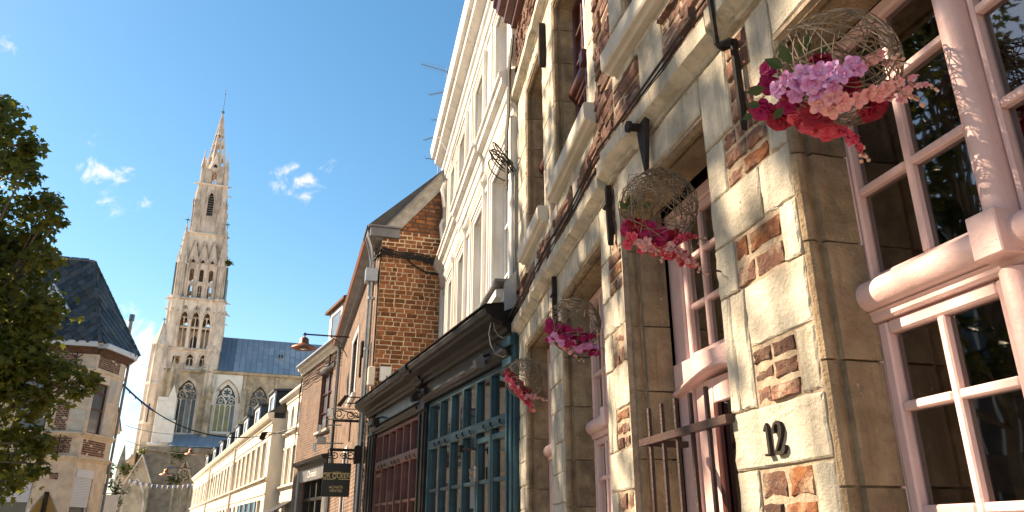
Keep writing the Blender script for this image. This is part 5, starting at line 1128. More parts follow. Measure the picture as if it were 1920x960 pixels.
# nave wall with its traceried windows
NW = [(4.25, 7.1), (8.75, 11.5), (13.1, 15.8), (17.3, 20.0)]
ops = [(a, b, 15.2, 22.0, 2.6, True) for a, b in NW]; m = M(); m.wall(3.2, 30, 0, 23.4, .1, ops, -1.0); cc('nave_wall', m, 'church_old')
m = M(); m.prism([(.12, 23.2), (-.25, 23.35), (-.32, 23.5), (-.32, 23.65), (.12, 23.7)], 3.4, 30, 'x'); cc('nave_cornice', m, 'church_old')
def tracery(x0, x1, z0, z1, rise, y, mt, glz, nl=4, lobes=6):
    w = x1 - x0; c = (x0 + x1) / 2; zs = z1 - rise; t = M(); b = .10
    cv = arch_pts(x0, x1, zs, rise, True, 14)
    for rr, yy, off in ((.16, y + .10, 0), (.10, y - .02, .16)):
        cv2 = arch_pts(x0 - off, x1 + off, zs, rise + off, True, 14); t.tube([(x0 - off, yy, z0)] + [(p, yy, q) for p, q in cv2] + [(x1 + off, yy, z0)], rr, 5)
    y2 = y + .45
    for i in range(1, nl): x = x0 + w * i / nl; t.tube([(x, y2, z0), (x, y2, zs - .3)], .11 if i == nl / 2 else .08, 5)
    for i in range(nl):
        a, e = x0 + w * i / nl, x0 + w * (i + 1) / nl; t.tube([(p, y2, q) for p, q in arch_pts(a, e, zs - .9, .6, True, 8)], .06, 4)
    for a, e in ((x0, c), (c, x1)):
        t.tube([(p, y2, q) for p, q in arch_pts(a, e, zs - .4, 1.25, True, 10)], .10, 5); k = (a + e) / 2; r = w * .105
        t.tube([(k + r * cos(q), y2, zs + .12 + r * sin(q)) for q in [2 * pi * j / 12 for j in range(12)]], .06, 4, True)
        for j in range(4): q = pi / 4 + j * pi / 2; t.tube([(k + r * cos(q), y2, zs + .12 + r * sin(q)), (k + r * .45 * cos(q), y2, zs + .12 + r * .45 * sin(q))], .05, 4)
    R_ = w * .205; zc = z1 - rise * .42 - .15; t.tube([(c + R_ * cos(q), y2, zc + R_ * sin(q)) for q in [2 * pi * j / 20 for j in range(20)]], .11, 5, True)
    for j in range(lobes):
        q = pi / 2 + 2 * pi * j / lobes; k, kz = c + R_ * .58 * cos(q), zc + R_ * .58 * sin(q); t.tube([(k + R_ * .36 * cos(q + s), y2, kz + R_ * .36 * sin(q + s)) for s in [-2.0 + 4.0 * u / 8 for u in range(9)]], .055, 4)
    wo = cc('window', t, mt)
    for i in range(nl):
        a, e = x0 + w * i / nl, x0 + w * (i + 1) / nl; g = M(); g.prism([(a + .06, z0)] + arch_pts(a + .06, e - .06, zs - .95, .6, True, 6) + [(e - .06, z0)], y2 + .05, y2 + .08); cc('light', g, glz[i % len(glz)], wo)
    g = M(); g.prism([(x0, zs - .95)] + cv[1:-1] + [(x1, zs - .95)], y2 + .10, y2 + .12); cc('light', g, 'dark_glass', wo)
    m = M(); m.box(x0 - .2, x1 + .2, y - .15, y + .9, z0 - .35, z0, .05); cc('sill', m, mt, wo)
tracery(4.25, 7.1, 15.2, 22.0, 2.6, .15, 'church_white', ('yellow_glass', 'yellow_glass', 'yellow_glass', 'grey_glass'))
for a, b in NW[1:]: tracery(a, b, 15.2, 22.0, 2.6, .15, 'church_old', ('dark_glass', 'dark_glass', 'dark_glass'))
m = M(); m.prism(arch_pts(3.75, 7.6, 19.2, 3.4, True, 14) + [(7.6, 23.2), (3.75, 23.2)], -.02, .12); m.box(7.15, 7.9, -.02, .12, 15.5, 19.2); m.box(3.6, 4.2, -.02, .12, 18.8, 23.2); cc('restored_masonry', m, 'church_white')
# nave roof of blue metal sheets
ZR0, ZR1, YR = 23.7, 29.6, 4.5
m = M(); m.add([(4, -.2, ZR0), (32, -.2, ZR0), (32, YR, ZR1), (4, YR, ZR1), (32, 9, ZR0), (4, 9, ZR0)], [(0, 1, 2, 3), (3, 2, 4, 5)]); rf = cc('nave_roof', m, 'blue_metal_dark')
sl = Vector((0, YR + .2, ZR1 - ZR0)); L_ = sl.length; up = sl / L_; nr = Vector((0, -up.z, up.y))
def panel(x, v, w, h, mt):
    if ('pn', mt) not in BMESH:
        b = M(); b.box(0, 1, 0, 1, 0, 1); me = b.mesh('roof_panel'); me.materials.append(MATS[mt]); BMESH['pn', mt] = me
    p = Vector((x, -.2, ZR0)) + up * v; q = FC.M @ Matrix(((1, 0, nr.x, p.x), (0, up.y, nr.y, p.y), (0, up.z, nr.z, p.z), (0, 0, 0, 1))) @ Matrix.Diagonal((w, h, random.uniform(.05, .08), 1)); add('roof_panel', BMESH['pn', mt], None, rf, q)
random.seed(5)
x = 4.0
while x < 31.5:
    if x < 6.1: panel(x + .02, .02, .66, L_ - .1, 'blue_metal_dark'); x += .70
    else:
        v = -.0; off = random.choice((0, .6, 1.1)); k = 0
        while v < L_ - .1: h = min(1.9 if k else 1.2 + off, L_ - .05 - v); panel(x + .025, v + .025, .73, h - .04, 'blue_metal'); v += h; k += 1
        x += .78
m = M(); m.box(4, 32, YR - .1, YR + .1, ZR1 - .02, ZR1 + .10); cc('ridge', m, 'blue_metal_dark', rf)
m = M(); m.box(12.2, 12.45, 1.6, 1.9, 26.6, 27.05); cc('roof_hatch', m, 'plain_black', rf); m = M(); m.box(12.6, 12.85, 1.6, 1.9, 26.6, 27.05); cc('roof_hatch', m, 'plain_black', rf)
# nave buttresses
for x in (3.45, 7.95, 12.3, 16.5):
    m = M(); m.prism([(.1, 0), (-2.2, 0), (-2.2, 13.2), (-1.4, 14.0), (-1.4, 16.3), (-1.55, 16.35), (-1.55, 16.7), (-1.2, 17.3), (-.9, 19.8), (-.1, 21.2), (.1, 21.2)], x - .35, x + .35, 'x'); cc('buttress', m, 'church_old')
    m = M(); m.box(x - .16, x + .16, -.25, .1, 21.2, 23.2); cc('wall_shaft', m, 'church_old')
    if x < 4: m = M(); octo(.32, 19.4, 20.4, x, -.95, 6, m); octo(.4, 20.4, 20.5, x, -.95, 6, m); octo(.3, 20.5, 21.9, x, -.95, 6, m, .02); cc('pinnacle', m, 'church_old')
# aisle: low blue roof over a dark wall with a blind traceried arch
m = M(); m.wall(-3, 30, 0, 12.3, -6.0, [(1.0, 2.9, 2, 10.3, 1.6, True), (5.2, 7.4, 2, 10.3, 1.6, True)], -.5); cc('aisle_wall', m, 'church_dark')
m = M(); m.wall(-3, 30, 0, 12.3, -5.4, [], .1); cc('aisle_wall', m, 'church_old')
m = M(); m.box(-3, 30, -6.35, -5.9, 11.6, 12.3, .1); cc('aisle_cornice', m, 'church_dark')
t = M(); pointed(t, 1.95, -6.02, 2, 2.1, 8.6, 0, .14, 12); c_, z_ = 1.95, 9.0
t.tube([(c_ + .62 * cos(q), -5.9, z_ + .62 * sin(q)) for q in [2 * pi * j / 16 for j in range(16)]], .09, 5, True)
for j in range(6): q = pi / 2 + j * pi / 3; t.tube([(c_ + .36 * cos(q) + .2 * cos(s), -5.9, z_ + .36 * sin(q) + .2 * sin(s)) for s in [2 * pi * u / 8 for u in range(8)]], .05, 4, True)
t.tube([(c_, -5.9, 2), (c_, -5.9, z_ - .7)], .1, 5); t.tube([(p, -5.9, q) for p, q in arch_pts(1.05, 1.95, 7.4, .7, True)], .07, 4); t.tube([(p, -5.9, q) for p, q in arch_pts(1.95, 2.85, 7.4, .7, True)], .07, 4); cc('blind_arch', t, 'church_old')
m = M(); m.add([(-.4, -6.2, 12.4), (30, -6.2, 12.4), (30, .1, 14.6), (-.4, .1, 14.6)], [(0, 1, 2, 3)]); ar = cc('aisle_roof', m, 'blue_metal_dark')
for i in range(29):
    x = -.3 + i * 1.02
    m = M(); m.add([(x, -6.25, 12.42), (x + .98, -6.25, 12.42), (x + .98, -.05, 14.66), (x, -.05, 14.66), (x, -6.25, 12.35), (x + .98, -6.25, 12.35)], [(0, 1, 2, 3), (4, 5, 1, 0)]); cc('roof_panel', m, 'blue_metal', ar)
# tower base, corner turrets
m = M(); m.wall(-3.75, 3.4, 0, 23.4, -.02, [(-.95, 1.85, 14.8, 22.3, 2.4, True)], -.9); m.quad((-3.75, -.02, 0), (-3.75, 8, 0), (-3.75, 8, 23.4), (-3.75, -.02, 23.4)); cc('tower_base', m, 'church_old')
tracery(-.95, 1.85, 14.8, 22.3, 2.4, .02, 'church_stone', ('dark_glass', 'dark_glass', 'grey_glass', 'dark_glass'))
m = M(); m.box(-3.9, 3.6, -.35, 8, 23.2, 23.55, .1); cc('cornice', m, 'church_old', ln=False)
def turret(x, y, r, z0, z1, zt, bands, mt='church_stone'):
    m = octo(r, z0, z1, x, y); wo = cc('turret', m, mt, ln=True)
    for z in bands: m = octo(r * 1.12, z - .12, z + .15, x, y); m.lathe([(r * 1.12, z + .15), (r, z + .4)], (x, y, 0), 8, pi / 8); cc('turret_band', m, mt, wo, ln=True)
    m = M()
    for k in range(8):
        a = k * pi / 4; m.tube([(x + r * 1.03 * cos(a + pi / 8), y + r * 1.03 * sin(a + pi / 8), z0), (x + r * 1.03 * cos(a + pi / 8), y + r * 1.03 * sin(a + pi / 8), z1)], .07, 4)
        for zz in (z1 - 1.0,):
            u, v = (x + r * .96 * cos(a), y + r * .96 * sin(a)), (-sin(a), cos(a)); h = r * .36
            m.tube([(u[0] - v[0] * h, u[1] - v[1] * h, zz), (u[0], u[1], zz + .75), (u[0] + v[0] * h, u[1] + v[1] * h, zz)], .08, 4); m.tube([(u[0] - v[0] * h, u[1] - v[1] * h, zz), (u[0] - v[0] * h, u[1] - v[1] * h, zz - .35)], .07, 4)
    cc('blind_arcade', m, mt, wo, ln=True)
    m = M(); m.lathe([(r * 1.12, z1 - .05), (r * 1.1, z1 + .1), (r * .55, z1 + (zt - z1) * .5), (.08, zt)], (x, y, 0), 8, pi / 8); cc('turret_roof', m, 'church_grey', wo, ln=True)
    m = M(); m.lathe([(.05, zt - .1), (.05, zt + .35), (.16, zt + .42), (.05, zt + .5), (.05, zt + .65)], (x, y, 0), 6); m.box(x - .25, x + .25, y - .05, y + .05, zt + .38, zt + .48); cc('finial', m, 'verdigris', wo, ln=True)
turret(-3.95, .2, 1.12, 0, 26.8, 30.2, (21.2, 15.8)); turret(2.95, .6, .95, 20, 26.7, 30.1, (23.9,)); turret(-3.4, 7.4, 1.0, 20, 26.8, 30, (24,)); turret(3.9, 7.4, 1.0, 20, 26.8, 30, (24,))
m = M(); m.prism([(-4.05, 18.4), (-3.9, 18.4), (-3.9, 15.9), (-4.05, 15.9)], -1.0, -.94); cc('slit_window', m, 'plain_black')
# gallery stage
def stage_s1(m):
    m.wall(-3.3, 3.3, 23.5, 26.4, -3.3, [(-.55, .35, 24.2, 25.9, .7, True), (1.25, 2.05, 24.2, 25.9, .7, True), (-2.35, -1.35, 24.3, 25.5)], -.5)
    for c in (-.1, 1.65): pointed(m, c, -3.36, 24.2, 1.15, 1.95, 0, .08); m.tube([(c, -3.1, 24.2), (c, -3.1, 25.4)], .07, 4); m.tube([(p, -3.1, q) for p, q in arch_pts(c - .42, c, 25.0, .35, True)], .05, 4); m.tube([(p, -3.1, q) for p, q in arch_pts(c, c + .42, 25.0, .35, True)], .05, 4)
m = four(stage_s1); cc('gallery_stage', m, ln=True)
m = M(); m.box(AX - 3.6, AX + 3.6, AY - 3.6, AY + 3.6, 26.35, 26.7, .12); cc('cornice', m, 'church_grey', ln=True)
m = M(); [m.tube([(x, -.15, 23.5), (x, -.15, 24.4)], .025, 4) for x in [-3 + .8 * i for i in range(8)]]; [m.tube([(-3, -.15, z), (2.6, -.15, z)], .025, 4) for z in (24.0, 24.4)]; cc('railing', m, 'zinc', ln=True)
core = M(); core.box(AX - 1.5, AX + 1.5, AY - 1.5, AY + 1.5, 23.5, 26.6); core.box(AX - .35, AX + .35, AY - .35, AY + .35, 26.6, 40); core.box(AX - 3.2, AX + 3.2, AY - 3.2, AY + 3.2, 29.8, 30.05); cc('tower_core', core, 'church_dark', ln=True)
# belfry: three tall two-light openings a side between clasping buttresses
def trefoil(m, c, y, z, r):
    for a in (pi / 2, pi / 2 + 2.1, pi / 2 - 2.1): m.lathe([(r, 0), (r, .01)], (0, 0, 0), 8) if 0 else m.prism([(c + r * .9 * cos(a) + r * cos(q), z + r * .9 * sin(a) + r * sin(q)) for q in [2 * pi * i / 8 for i in range(8)]], y - .03, y + .02)
def stage_s2(m):
    xs = (-1.5, 0.03, 1.56); o = [(x - .52, x + .52, 26.75, 32.1, .9, True) for x in xs]
    m.wall(-3.45, 3.45, 26.7, 33.9, -3.45, o, -.55)
    for x in xs:
        pointed(m, x, -3.52, 26.75, 1.25, 6.1, 0, .09, 10); m.tube([(x, -3.2, 26.75), (x, -3.2, 31.4)], .075, 5)
        for a, b in ((x - .5, x), (x, x + .5)): m.tube([(p, -3.2, q) for p, q in arch_pts(a, b, 30.8, .55, True)], .06, 4)
        m.tube([(x - .5, -3.15, 29.8), (x + .5, -3.15, 29.8)], .14, 4)
    for x in (-2.27, -.74, .80, 2.33): m.tube([(x, -3.5, 26.7), (x, -3.5, 31)], .15, 5)
def shade_trefoils(xs, z, r, y, nm):  # black discs laid on the wall paint the shade inside the trefoil holes
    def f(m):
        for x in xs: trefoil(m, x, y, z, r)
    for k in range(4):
        for x in xs: cc(nm, four(lambda m: trefoil(m, x, y, z, r), (k,)), 'plain_black', ln=True, kind='stuff')
m = four(stage_s2); cc('belfry_stage', m, ln=True)
shade_trefoils((-1.5, .03, 1.56), 32.65, .17, -3.47, 'shade_trefoil')
m = M(); m.prism([(-.45 + AX, 26.8)] + arch_pts(AX - .42, AX + .48, 28.2, .9, True) + [(AX + .48, 26.8)], AY - 1.2, AY - 1.1); m.add(*(lambda q: (q.v, q.f))(M().box(AX - 3, AX + 3, AY - 1.1, AY - 1.0, 26.7, 29.8))); cc('belfry_back_wall', m, 'church_stone', ln=True)
m = M(); m.prism([(-.42 + AX, 26.85)] + arch_pts(AX - .40, AX + .46, 28.2, .85, True) + [(AX + .46, 26.85)], AY - 1.26, AY - 1.2); cc('doorway', m, 'plain_black', ln=True)
for sx in (-1, 1):
    for sy in (-1, 1):
        m = M(); x, y = AX + sx * 3.05, AY + sy * 3.05; octo(.85, 26.7, 33.9, x, y, 8, m)
        for k in range(8): a = k * pi / 4 + pi / 8; m.tube([(x + .87 * cos(a), y + .87 * sin(a), 26.7), (x + .87 * cos(a), y + .87 * sin(a), 33.4)], .08, 4)
        for k in range(8):
            a = k * pi / 4; u = (x + .84 * cos(a), y + .84 * sin(a)); v = (-sin(a), cos(a)); m.tube([(u[0] - v[0] * .3, u[1] - v[1] * .3, 31.2), (u[0] - v[0] * .15, u[1] - v[1] * .15, 31.9), (u[0], u[1], 32.3), (u[0] + v[0] * .15, u[1] + v[1] * .15, 31.9), (u[0] + v[0] * .3, u[1] + v[1] * .3, 31.2)], .07, 4)
        cc('clasping_buttress', m, ln=True)
m = M(); m.box(AX - 3.75, AX + 3.75, AY - 3.75, AY + 3.75, 33.85, 34.25, .15); octs = [(sx, sy) for sx in (-1, 1) for sy in (-1, 1)]
for sx, sy in octs: octo(1.05, 33.85, 34.25, AX + sx * 3.05, AY + sy * 3.05, 8, m)
cc('cornice', m, 'church_grey', ln=True)
def garg(z, r, L=.9, n=(0, 1, 2, 3), sp=(-1, 1)):
    for sx, sy in octs:
        for a in (atan2(sy, sx) - .55, atan2(sy, sx) + .55):
            d = (cos(a), sin(a)); x, y = AX + sx * r, AY + sy * r; m = M(); m.tube([(x + d[0] * .6, y + d[1] * .6, z), (x + d[0] * (.6 + L * .6), y + d[1] * (.6 + L * .6), z + .12), (x + d[0] * (.6 + L), y + d[1] * (.6 + L), z - .02)], .13, 5, r2=.08); cc('gargoyle', m, 'church_grey', ln=True)
garg(33.7, 3.05); garg(32.2, 3.05, .7)
# open octagon stage with gables and pinnacles
def stage_s3(m):
    xs = (-1.32, 0.02, 1.36)
    m.wall(-2.9, 2.9, 34.25, 40.2, -2.9, [(x - .30, x + .30, 36.9, 38.9, .35, True) for x in xs] + [(x - .28, x + .28, 34.35, 36.35, .3, False) for x in xs], -.45)
    for x in xs:
        m.tube([(x, -2.6, 34.3), (x, -2.6, 36.3)], .05, 4); m.tube([(x - .28, -2.6, 35.3), (x + .28, -2.6, 35.3)], .05, 4)
        m.prism([(x - .66, 39.9), (x, 43.0), (x + .66, 39.9)], -3.05, -2.75); m.tube([(x - .70, -3.08, 39.8), (x, -3.08, 43.1)], .09, 4); m.tube([(x + .70, -3.08, 39.8), (x, -3.08, 43.1)], .09, 4)
        m.tube([(p, -3.1, q) for p, q in arch_pts(x - .48, x + .48, 39.6, .95, False, 8)], .08, 4); m.prism([(x - .62, 39.9), (x - .3, 39.9), (x - .46, 39.2)], -3.02, -2.8); m.prism([(x + .62, 39.9), (x + .3, 39.9), (x + .46, 39.2)], -3.02, -2.8)
    for x in (-2.0, -.65, .69, 2.04): m.tube([(x, -2.98, 34.25), (x, -2.98, 39.3)], .17, 6); m.lathe([(.17, 0), (.27, .3), (.27, .42)], (x, -2.98, 39.2), 6)
m = four(stage_s3); cc('open_stage', m, 'church_grey', ln=True); shade_trefoils((-1.32, .02, 1.36), 40.0, .15, -3.07, 'shade_trefoil')
for sx, sy in octs:
    x, y = AX + sx * 2.85, AY + sy * 2.85; m = octo(.62, 34.25, 39.6, x, y)
    for k in range(8): a = k * pi / 4; m.tube([(x + .66 * cos(a), y + .66 * sin(a), 34.25), (x + .66 * cos(a), y + .66 * sin(a), 39.4)], .08, 4)
    for k in range(8): a = k * pi / 4; u = (x + .66 * cos(a), y + .66 * sin(a)); v = (-sin(a), cos(a)); m.prism([(-.34, 39.4), (0, 40.9), (.34, 39.4)], -.06, .06); n_ = 6; pv = m.v[-n_:]; m.v[-n_:] = [(u[0] + v[0] * p[0] + cos(a) * p[1], u[1] + v[1] * p[0] + sin(a) * p[1], p[2]) for p in pv]
    octo(.62, 39.6, 40.3, x, y, 8, m); m.lathe([(.66, 40.3), (.05, 46.0)], (x, y, 0), 8, pi / 8); pn = cc('corner_pinnacle', m, 'church_grey', ln=True)
    m = M()
    for k in range(8):
        a = k * pi / 4 + pi / 8
        for j in range(5): q = .15 + j * .17; r_ = .66 * (1 - q); zz = 40.3 + 5.7 * q; m.tube([(x + r_ * cos(a), y + r_ * sin(a), zz), (x + (r_ + .14) * cos(a), y + (r_ + .14) * sin(a), zz + .1)], .06, 4)
    cc('crockets', m, 'church_grey', pn, ln=True, kind='stuff')
    m = M(); m.lathe([(.06, 0), (.06, .5), (.2, .6), (.06, .75), (.05, 1.0)], (x, y, 45.9), 6); m.box(x - .32, x + .32, y - .06, y + .06, 46.45, 46.6); cc('finial', m, 'verdigris', pn, ln=True)
    ox, oy = x + sx * .75, y + sy * .2; m = M(); m.tube([(ox, oy, 34.2), (ox, oy, 39.5)], .10, 6); cc('colonnette', m, 'verdigris', pn, ln=True)
def stage_s4(m):
    m.wall(-2.7, 2.7, 40.2, 44.6, -2.55, [(x - .3, x + .3, 41.6, 43.3, .6, True) for x in (-1.3, .02, 1.34)], -.4)
    for x in (-1.3, .02, 1.34): pointed(m, x, -2.6, 41.6, .85, 2.0, 0, .08)
m = four(stage_s4); cc('tower_stage', m, ln=True)
m = M(); m.box(AX - 2.8, AX + 2.8, AY - 2.8, AY + 2.8, 44.55, 44.8, .08); cc('cornice', m, 'church_stone', ln=True)
# slim bell stage
def stage_s5(m):
    m.wall(-2.05, 2.05, 44.8, 53.2, -2.05, [(-.42, .42, 47.9, 51.9, .6, True)], -.3); pointed(m, 0, -2.1, 47.2, 1.15, 5.1, 0, .10, 10); m.box(-1.0, -.9, -2.16, -2.05, 44.8, 53); m.box(.9, 1.0, -2.16, -2.05, 44.8, 53)
m = four(stage_s5); cc('bell_stage', m, 'church_grey', ln=True)
def louv(m):
    for i in range(9): z = 48.0 + i * .4; m.prism([(-1.92, z), (-1.78, z + .22), (-1.75, z + .22), (-1.89, z)], -.40, .40, 'x')
m = four(louv); cc('louvres', m, 'church_dark', ln=True, kind='stuff'); m = M(); m.box(AX - 1.6, AX + 1.6, AY - 1.6, AY + 1.6, 44.8, 53); cc('tower_core', m, 'plain_black', ln=True)
for sx, sy in octs:
    x, y = AX + sx * 1.95, AY + sy * 1.95; m = octo(.52, 44.8, 49.4, x, y)
    for k in range(8): a = k * pi / 4 + pi / 8; m.tube([(x + .53 * cos(a), y + .53 * sin(a), 44.8), (x + .53 * cos(a), y + .53 * sin(a), 49.4)], .06, 4)
    m.lathe([(.62, 49.4), (.6, 49.7), (.1, 53.4)], (x, y, 0), 8, pi / 8)
    for k in range(8): a = k * pi / 4; m.tube([(x + .6 * cos(a - .3), y + .6 * sin(a - .3), 49.3), (x + .58 * cos(a), y + .58 * sin(a), 50.4), (x + .6 * cos(a + .3), y + .6 * sin(a + .3), 49.3)], .06, 4)
    cc('corner_pinnacle', m, 'church_grey', ln=True)
m = M(); m.box(AX - 2.2, AX + 2.2, AY - 2.2, AY + 2.2, 53.1, 53.4, .08); cc('cornice', m, 'church_stone', ln=True); garg(53.2, 1.6, .7)
def stage_s6(m):
    m.wall(-1.55, 1.55, 53.4, 56.2, -1.55, [(-.38, .38, 53.6, 55.8, .6, True)], -.3); m.prism([(-.75, 55.9), (0, 58.6), (.75, 55.9)], -1.66, -1.45); m.tube([(-.8, -1.66, 55.8), (0, -1.66, 58.7)], .07, 4); m.tube([(.8, -1.66, 55.8), (0, -1.66, 58.7)], .07, 4)
    pointed(m, 0, -1.6, 53.5, 1.0, 2.6, 0, .08); m.tube([(0, -1.4, 53.5), (0, -1.4, 55.6)], .06, 4)
m = four(stage_s6); cc('lantern_stage', m, 'church_grey', ln=True); shade_trefoils((0,), 56.7, .18, -1.68, 'shade_trefoil')
for sx, sy in octs:
    x, y = AX + sx * 1.75, AY + sy * 1.75; m = octo(.3, 53.4, 56.2, x, y); m.lathe([(.36, 56.2), (.05, 58.6)], (x, y, 0), 8); m.lathe([(.05, 58.5), (.05, 58.9), (.17, 59.0), (.05, 59.2)], (x, y, 0), 6); cc('corner_pinnacle', m, 'church_grey', ln=True)
# openwork spire: eight ribs with pierced panels
sp_ = M(); r0, z0, z1 = 1.62, 56.0, 67.3
P8 = lambda k, z: (AX + r0 * (1 - (z - z0) / (z1 - z0 + .4)) * cos(k * pi / 4 + pi / 8), AY + r0 * (1 - (z - z0) / (z1 - z0 + .4)) * sin(k * pi / 4 + pi / 8), z)
for k in range(8):
    sp_.tube([P8(k, z0), P8(k, z1)], .13, 5, r2=.06)
    for (za, zb, hole) in ((56, 57.2, 0), (57.2, 58.9, 1), (58.9, 59.5, 0), (59.5, 61.4, 1), (61.4, 61.9, 0), (61.9, 63.2, 1), (63.2, 67.3, 0)):
        if not hole: sp_.quad(P8(k, za), P8(k + 1, za), P8(k + 1, zb), P8(k, zb))
        else:
            L0, R0_, L1, R1 = [Vector(p) for p in (P8(k, za), P8(k + 1, za), P8(k, zb), P8(k + 1, zb))]; 
            sp_.quad(L0, L0.lerp(R0_, .28), L1.lerp(R1, .28), L1); sp_.quad(L0.lerp(R0_, .72), R0_, R1, L1.lerp(R1, .72)); sp_.quad(L1.lerp(R1, .28), L1.lerp(R1, .72), (L1.lerp(R1, .72) * .8 + L0.lerp(R0_, .72) * .2), (L1.lerp(R1, .28) * .8 + L0.lerp(R0_, .28) * .2))
    for j in range(10): q = .06 + j * .09; a, b = Vector(P8(k, z0 + q * 11)), Vector((AX, AY, z0 + q * 11)); d = (a - b).normalized(); sp_.tube([a, a + d * .18 + Vector((0, 0, .1))], .06, 4)
cc('spire', sp_, 'church_grey', ln=True)
m = M(); m.lathe([(.1, 67.0), (.18, 67.4), (.28, 67.6), (.1, 67.8)], (AX, AY, 0), 8); m.tube([(AX, AY, 67.6), (AX, AY, 71.8)], .05, 5); m.lathe([(.02, 0), (.12, .1), (.02, .25)], (AX, AY, 70.9), 6); cc('spire_rod', m, 'verdigris', ln=True)
# white flying-buttress pier in front of the tower, with its pinnacles
pier_ = M(); pier_.box(-2.75, -.45, -4.2, -2.0, 12.9, 18.4, .05); pier_.prism([(-2.75, 18.4), (-.45, 18.4), (-.45, 18.8), (-1.0, 20.6), (-1.5, 18.9), (-2.75, 18.9)], -4.2, -2.0); pier_.box(-3.1, -.2, -4.5, -1.7, 12.5, 12.9, .1); pier_.box(-2.95, -.35, -4.4, -1.8, 0, 12.5, .05); pier_.box(-1.9, -.25, -5.2, -4.3, 0, 8.6, .05); pier_.box(-1.6, -.15, -4.7, -4.1, 12.9, 15.6, .05); pier_.box(-1.7, -.1, -4.8, -4.0, 15.55, 15.85, .05); pier_.box(-2.0, -.1, -5.3, -4.2, 8.5, 8.85, .05)
cc('buttress_pier', pier_, 'church_white')
m = M(); m.prism([(-2.0, 18.0), (0, 21.6), (0, 20.4), (-2.0, 16.6)], -1.9, -1.2, 'x'); cc('flying_buttress', m, 'church_old')
for x, y, z, h, r in ((-2.45, -3.2, 18.8, 4.2, .32), (-1.55, -3.4, 18.9, 5.9, .40), (-.9, -3.6, 19.4, 4.8, .36)):
    m = octo(r, z, z + h * .5, x, y, 6); octo(r * 1.25, z + h * .5, z + h * .55, x, y, 6, m); octo(r * 1.1, z + h * .55, z + h, x, y, 6, m, .03); m.lathe([(.03, 0), (.12, .12), (.03, .3)], (x, y, z + h - .05), 6); cc('pinnacle', m, 'church_old')
# gabled chapel at the foot
m = M(); m.prism([(-4.9, 0), (-4.9, 7.6), (-4.6, 7.7), (-3.1, 10.9), (-1.75, 7.9), (-1.75, 0)], -7.6, -4.6); cc('chapel', m, 'church_old', label='gabled stone chapel with a blind pointed arch')
m = M(); pointed(m, -3.25, -7.65, 1, 2.3, 7.2, 0, .12, 12); cc('blind_arch', m, 'church_stone')
m = M(); m.prism([(-5.0, 7.5), (-4.7, 7.6), (-3.1, 11.1), (-1.65, 7.8), (-1.65, 7.6), (-3.1, 10.8), (-4.6, 7.4)], -7.9, -4.5); cc('chapel_coping', m, 'church_stone')
m = M(); m.box(-5.7, -4.85, -7.9, -7.0, 0, 7.4, .05); octo(.5, 7.4, 9.3, -5.3, -7.4, 6, m); cc('chapel_buttress', m, 'church_stone'); m = M(); octo(.6, 9.3, 12.2, -5.3, -7.4, 6, m, .05); cc('pinnacle', m, 'church_dark')
m = M(); m.box(-6.3, -4.4, -3.5, 3, 0, 9.4, .05); m.prism([(-6.3, 9.4), (-4.4, 9.4), (-4.4, 11.8)], -3.5, 3); cc('stair_block', m, 'church_old')
# ------------------------------------------------------------------ trees
LEAF = [(0, 0), (.16, .10), (.45, .06), (.30, .30), (.52, .50), (.24, .55), (.0, 1.0), (-.24, .55), (-.52, .50), (-.30, .30), (-.45, .06), (-.16, .10)]
def leaf(m, p, s, rnd):
    a, t, r = rnd.uniform(0, 2 * pi), rnd.gauss(-.55, .55), rnd.gauss(0, .5)
    e = Matrix.Rotation(a, 3, 'Z') @ Matrix.Rotation(t, 3, 'X') @ Matrix.Rotation(r, 3, 'Y')
    vs = [p + e @ Vector((x * s, y * s, -.22 * s * abs(x) * 1.4 - .10 * s * y * y)) for x, y in LEAF] + [p + e @ Vector((0, .42 * s, .02 * s))]
    m.add([tuple(v) for v in vs], [(i, (i + 1) % 12, 12) for i in range(12)])
def tree(label, base, lobes, seed, dens, ls, group, matn='plane_leaf', h0=2.5, tr=.17, cat='tree', nm='plane_tree'):
    rnd = random.Random(seed); b = Vector(base); t = thing(nm, label, cat, Matrix.Translation(b), group)
    cx = sum((Vector(c) for c, r in lobes), Vector()) / len(lobes); top = max(c[2] + r for c, r in lobes)
    m = M(); fork = b + Vector((0, 0, h0)); m.tube([b, b + Vector((.05, 0, h0 * .5)), fork, fork.lerp(Vector((cx.x, cx.y, cx.z)), .6), Vector((cx.x, cx.y, cx.z + .4))], tr, 8, r2=.03); add('trunk', m, 'bark', t, smooth=True)
    cr = M()
    for c, r in lobes:
        c = Vector(c); m = M(); k = fork.lerp(Vector((cx.x, cx.y, c.z - .3)), .35); mid = k.lerp(c, .55) + Vector((rnd.uniform(-.2, .2), rnd.uniform(-.2, .2), .15)); m.tube([k, mid, c], tr * .24, 6, r2=.012)
        n = int(dens * r ** 2 * 4); tw = max(3, int(r * 7)); tips = []
        for i in range(tw):
            d = Vector((rnd.gauss(0, 1), rnd.gauss(0, 1), rnd.gauss(0, .8))).normalized(); e = c + d * r * rnd.uniform(.55, .95); m.tube([c, c.lerp(e, .5) + Vector((0, 0, .06)), e], .018, 4, r2=.004); tips.append(e)
        add('limb', m, 'bark', t)
        for i in range(n):
            if rnd.random() < .62: q = rnd.choice(tips); p = q + Vector((rnd.gauss(0, 1), rnd.gauss(0, 1), rnd.gauss(0, .9))) * r * .20
            else: d = Vector((rnd.gauss(0, 1), rnd.gauss(0, 1), rnd.gauss(0, 1))).normalized(); p = c + d * r * rnd.uniform(.3, 1.0) ** .6
            leaf(cr, p, ls * rnd.uniform(.65, 1.2), rnd)
    add('crown', cr, matn, t, kind='stuff')
    return t
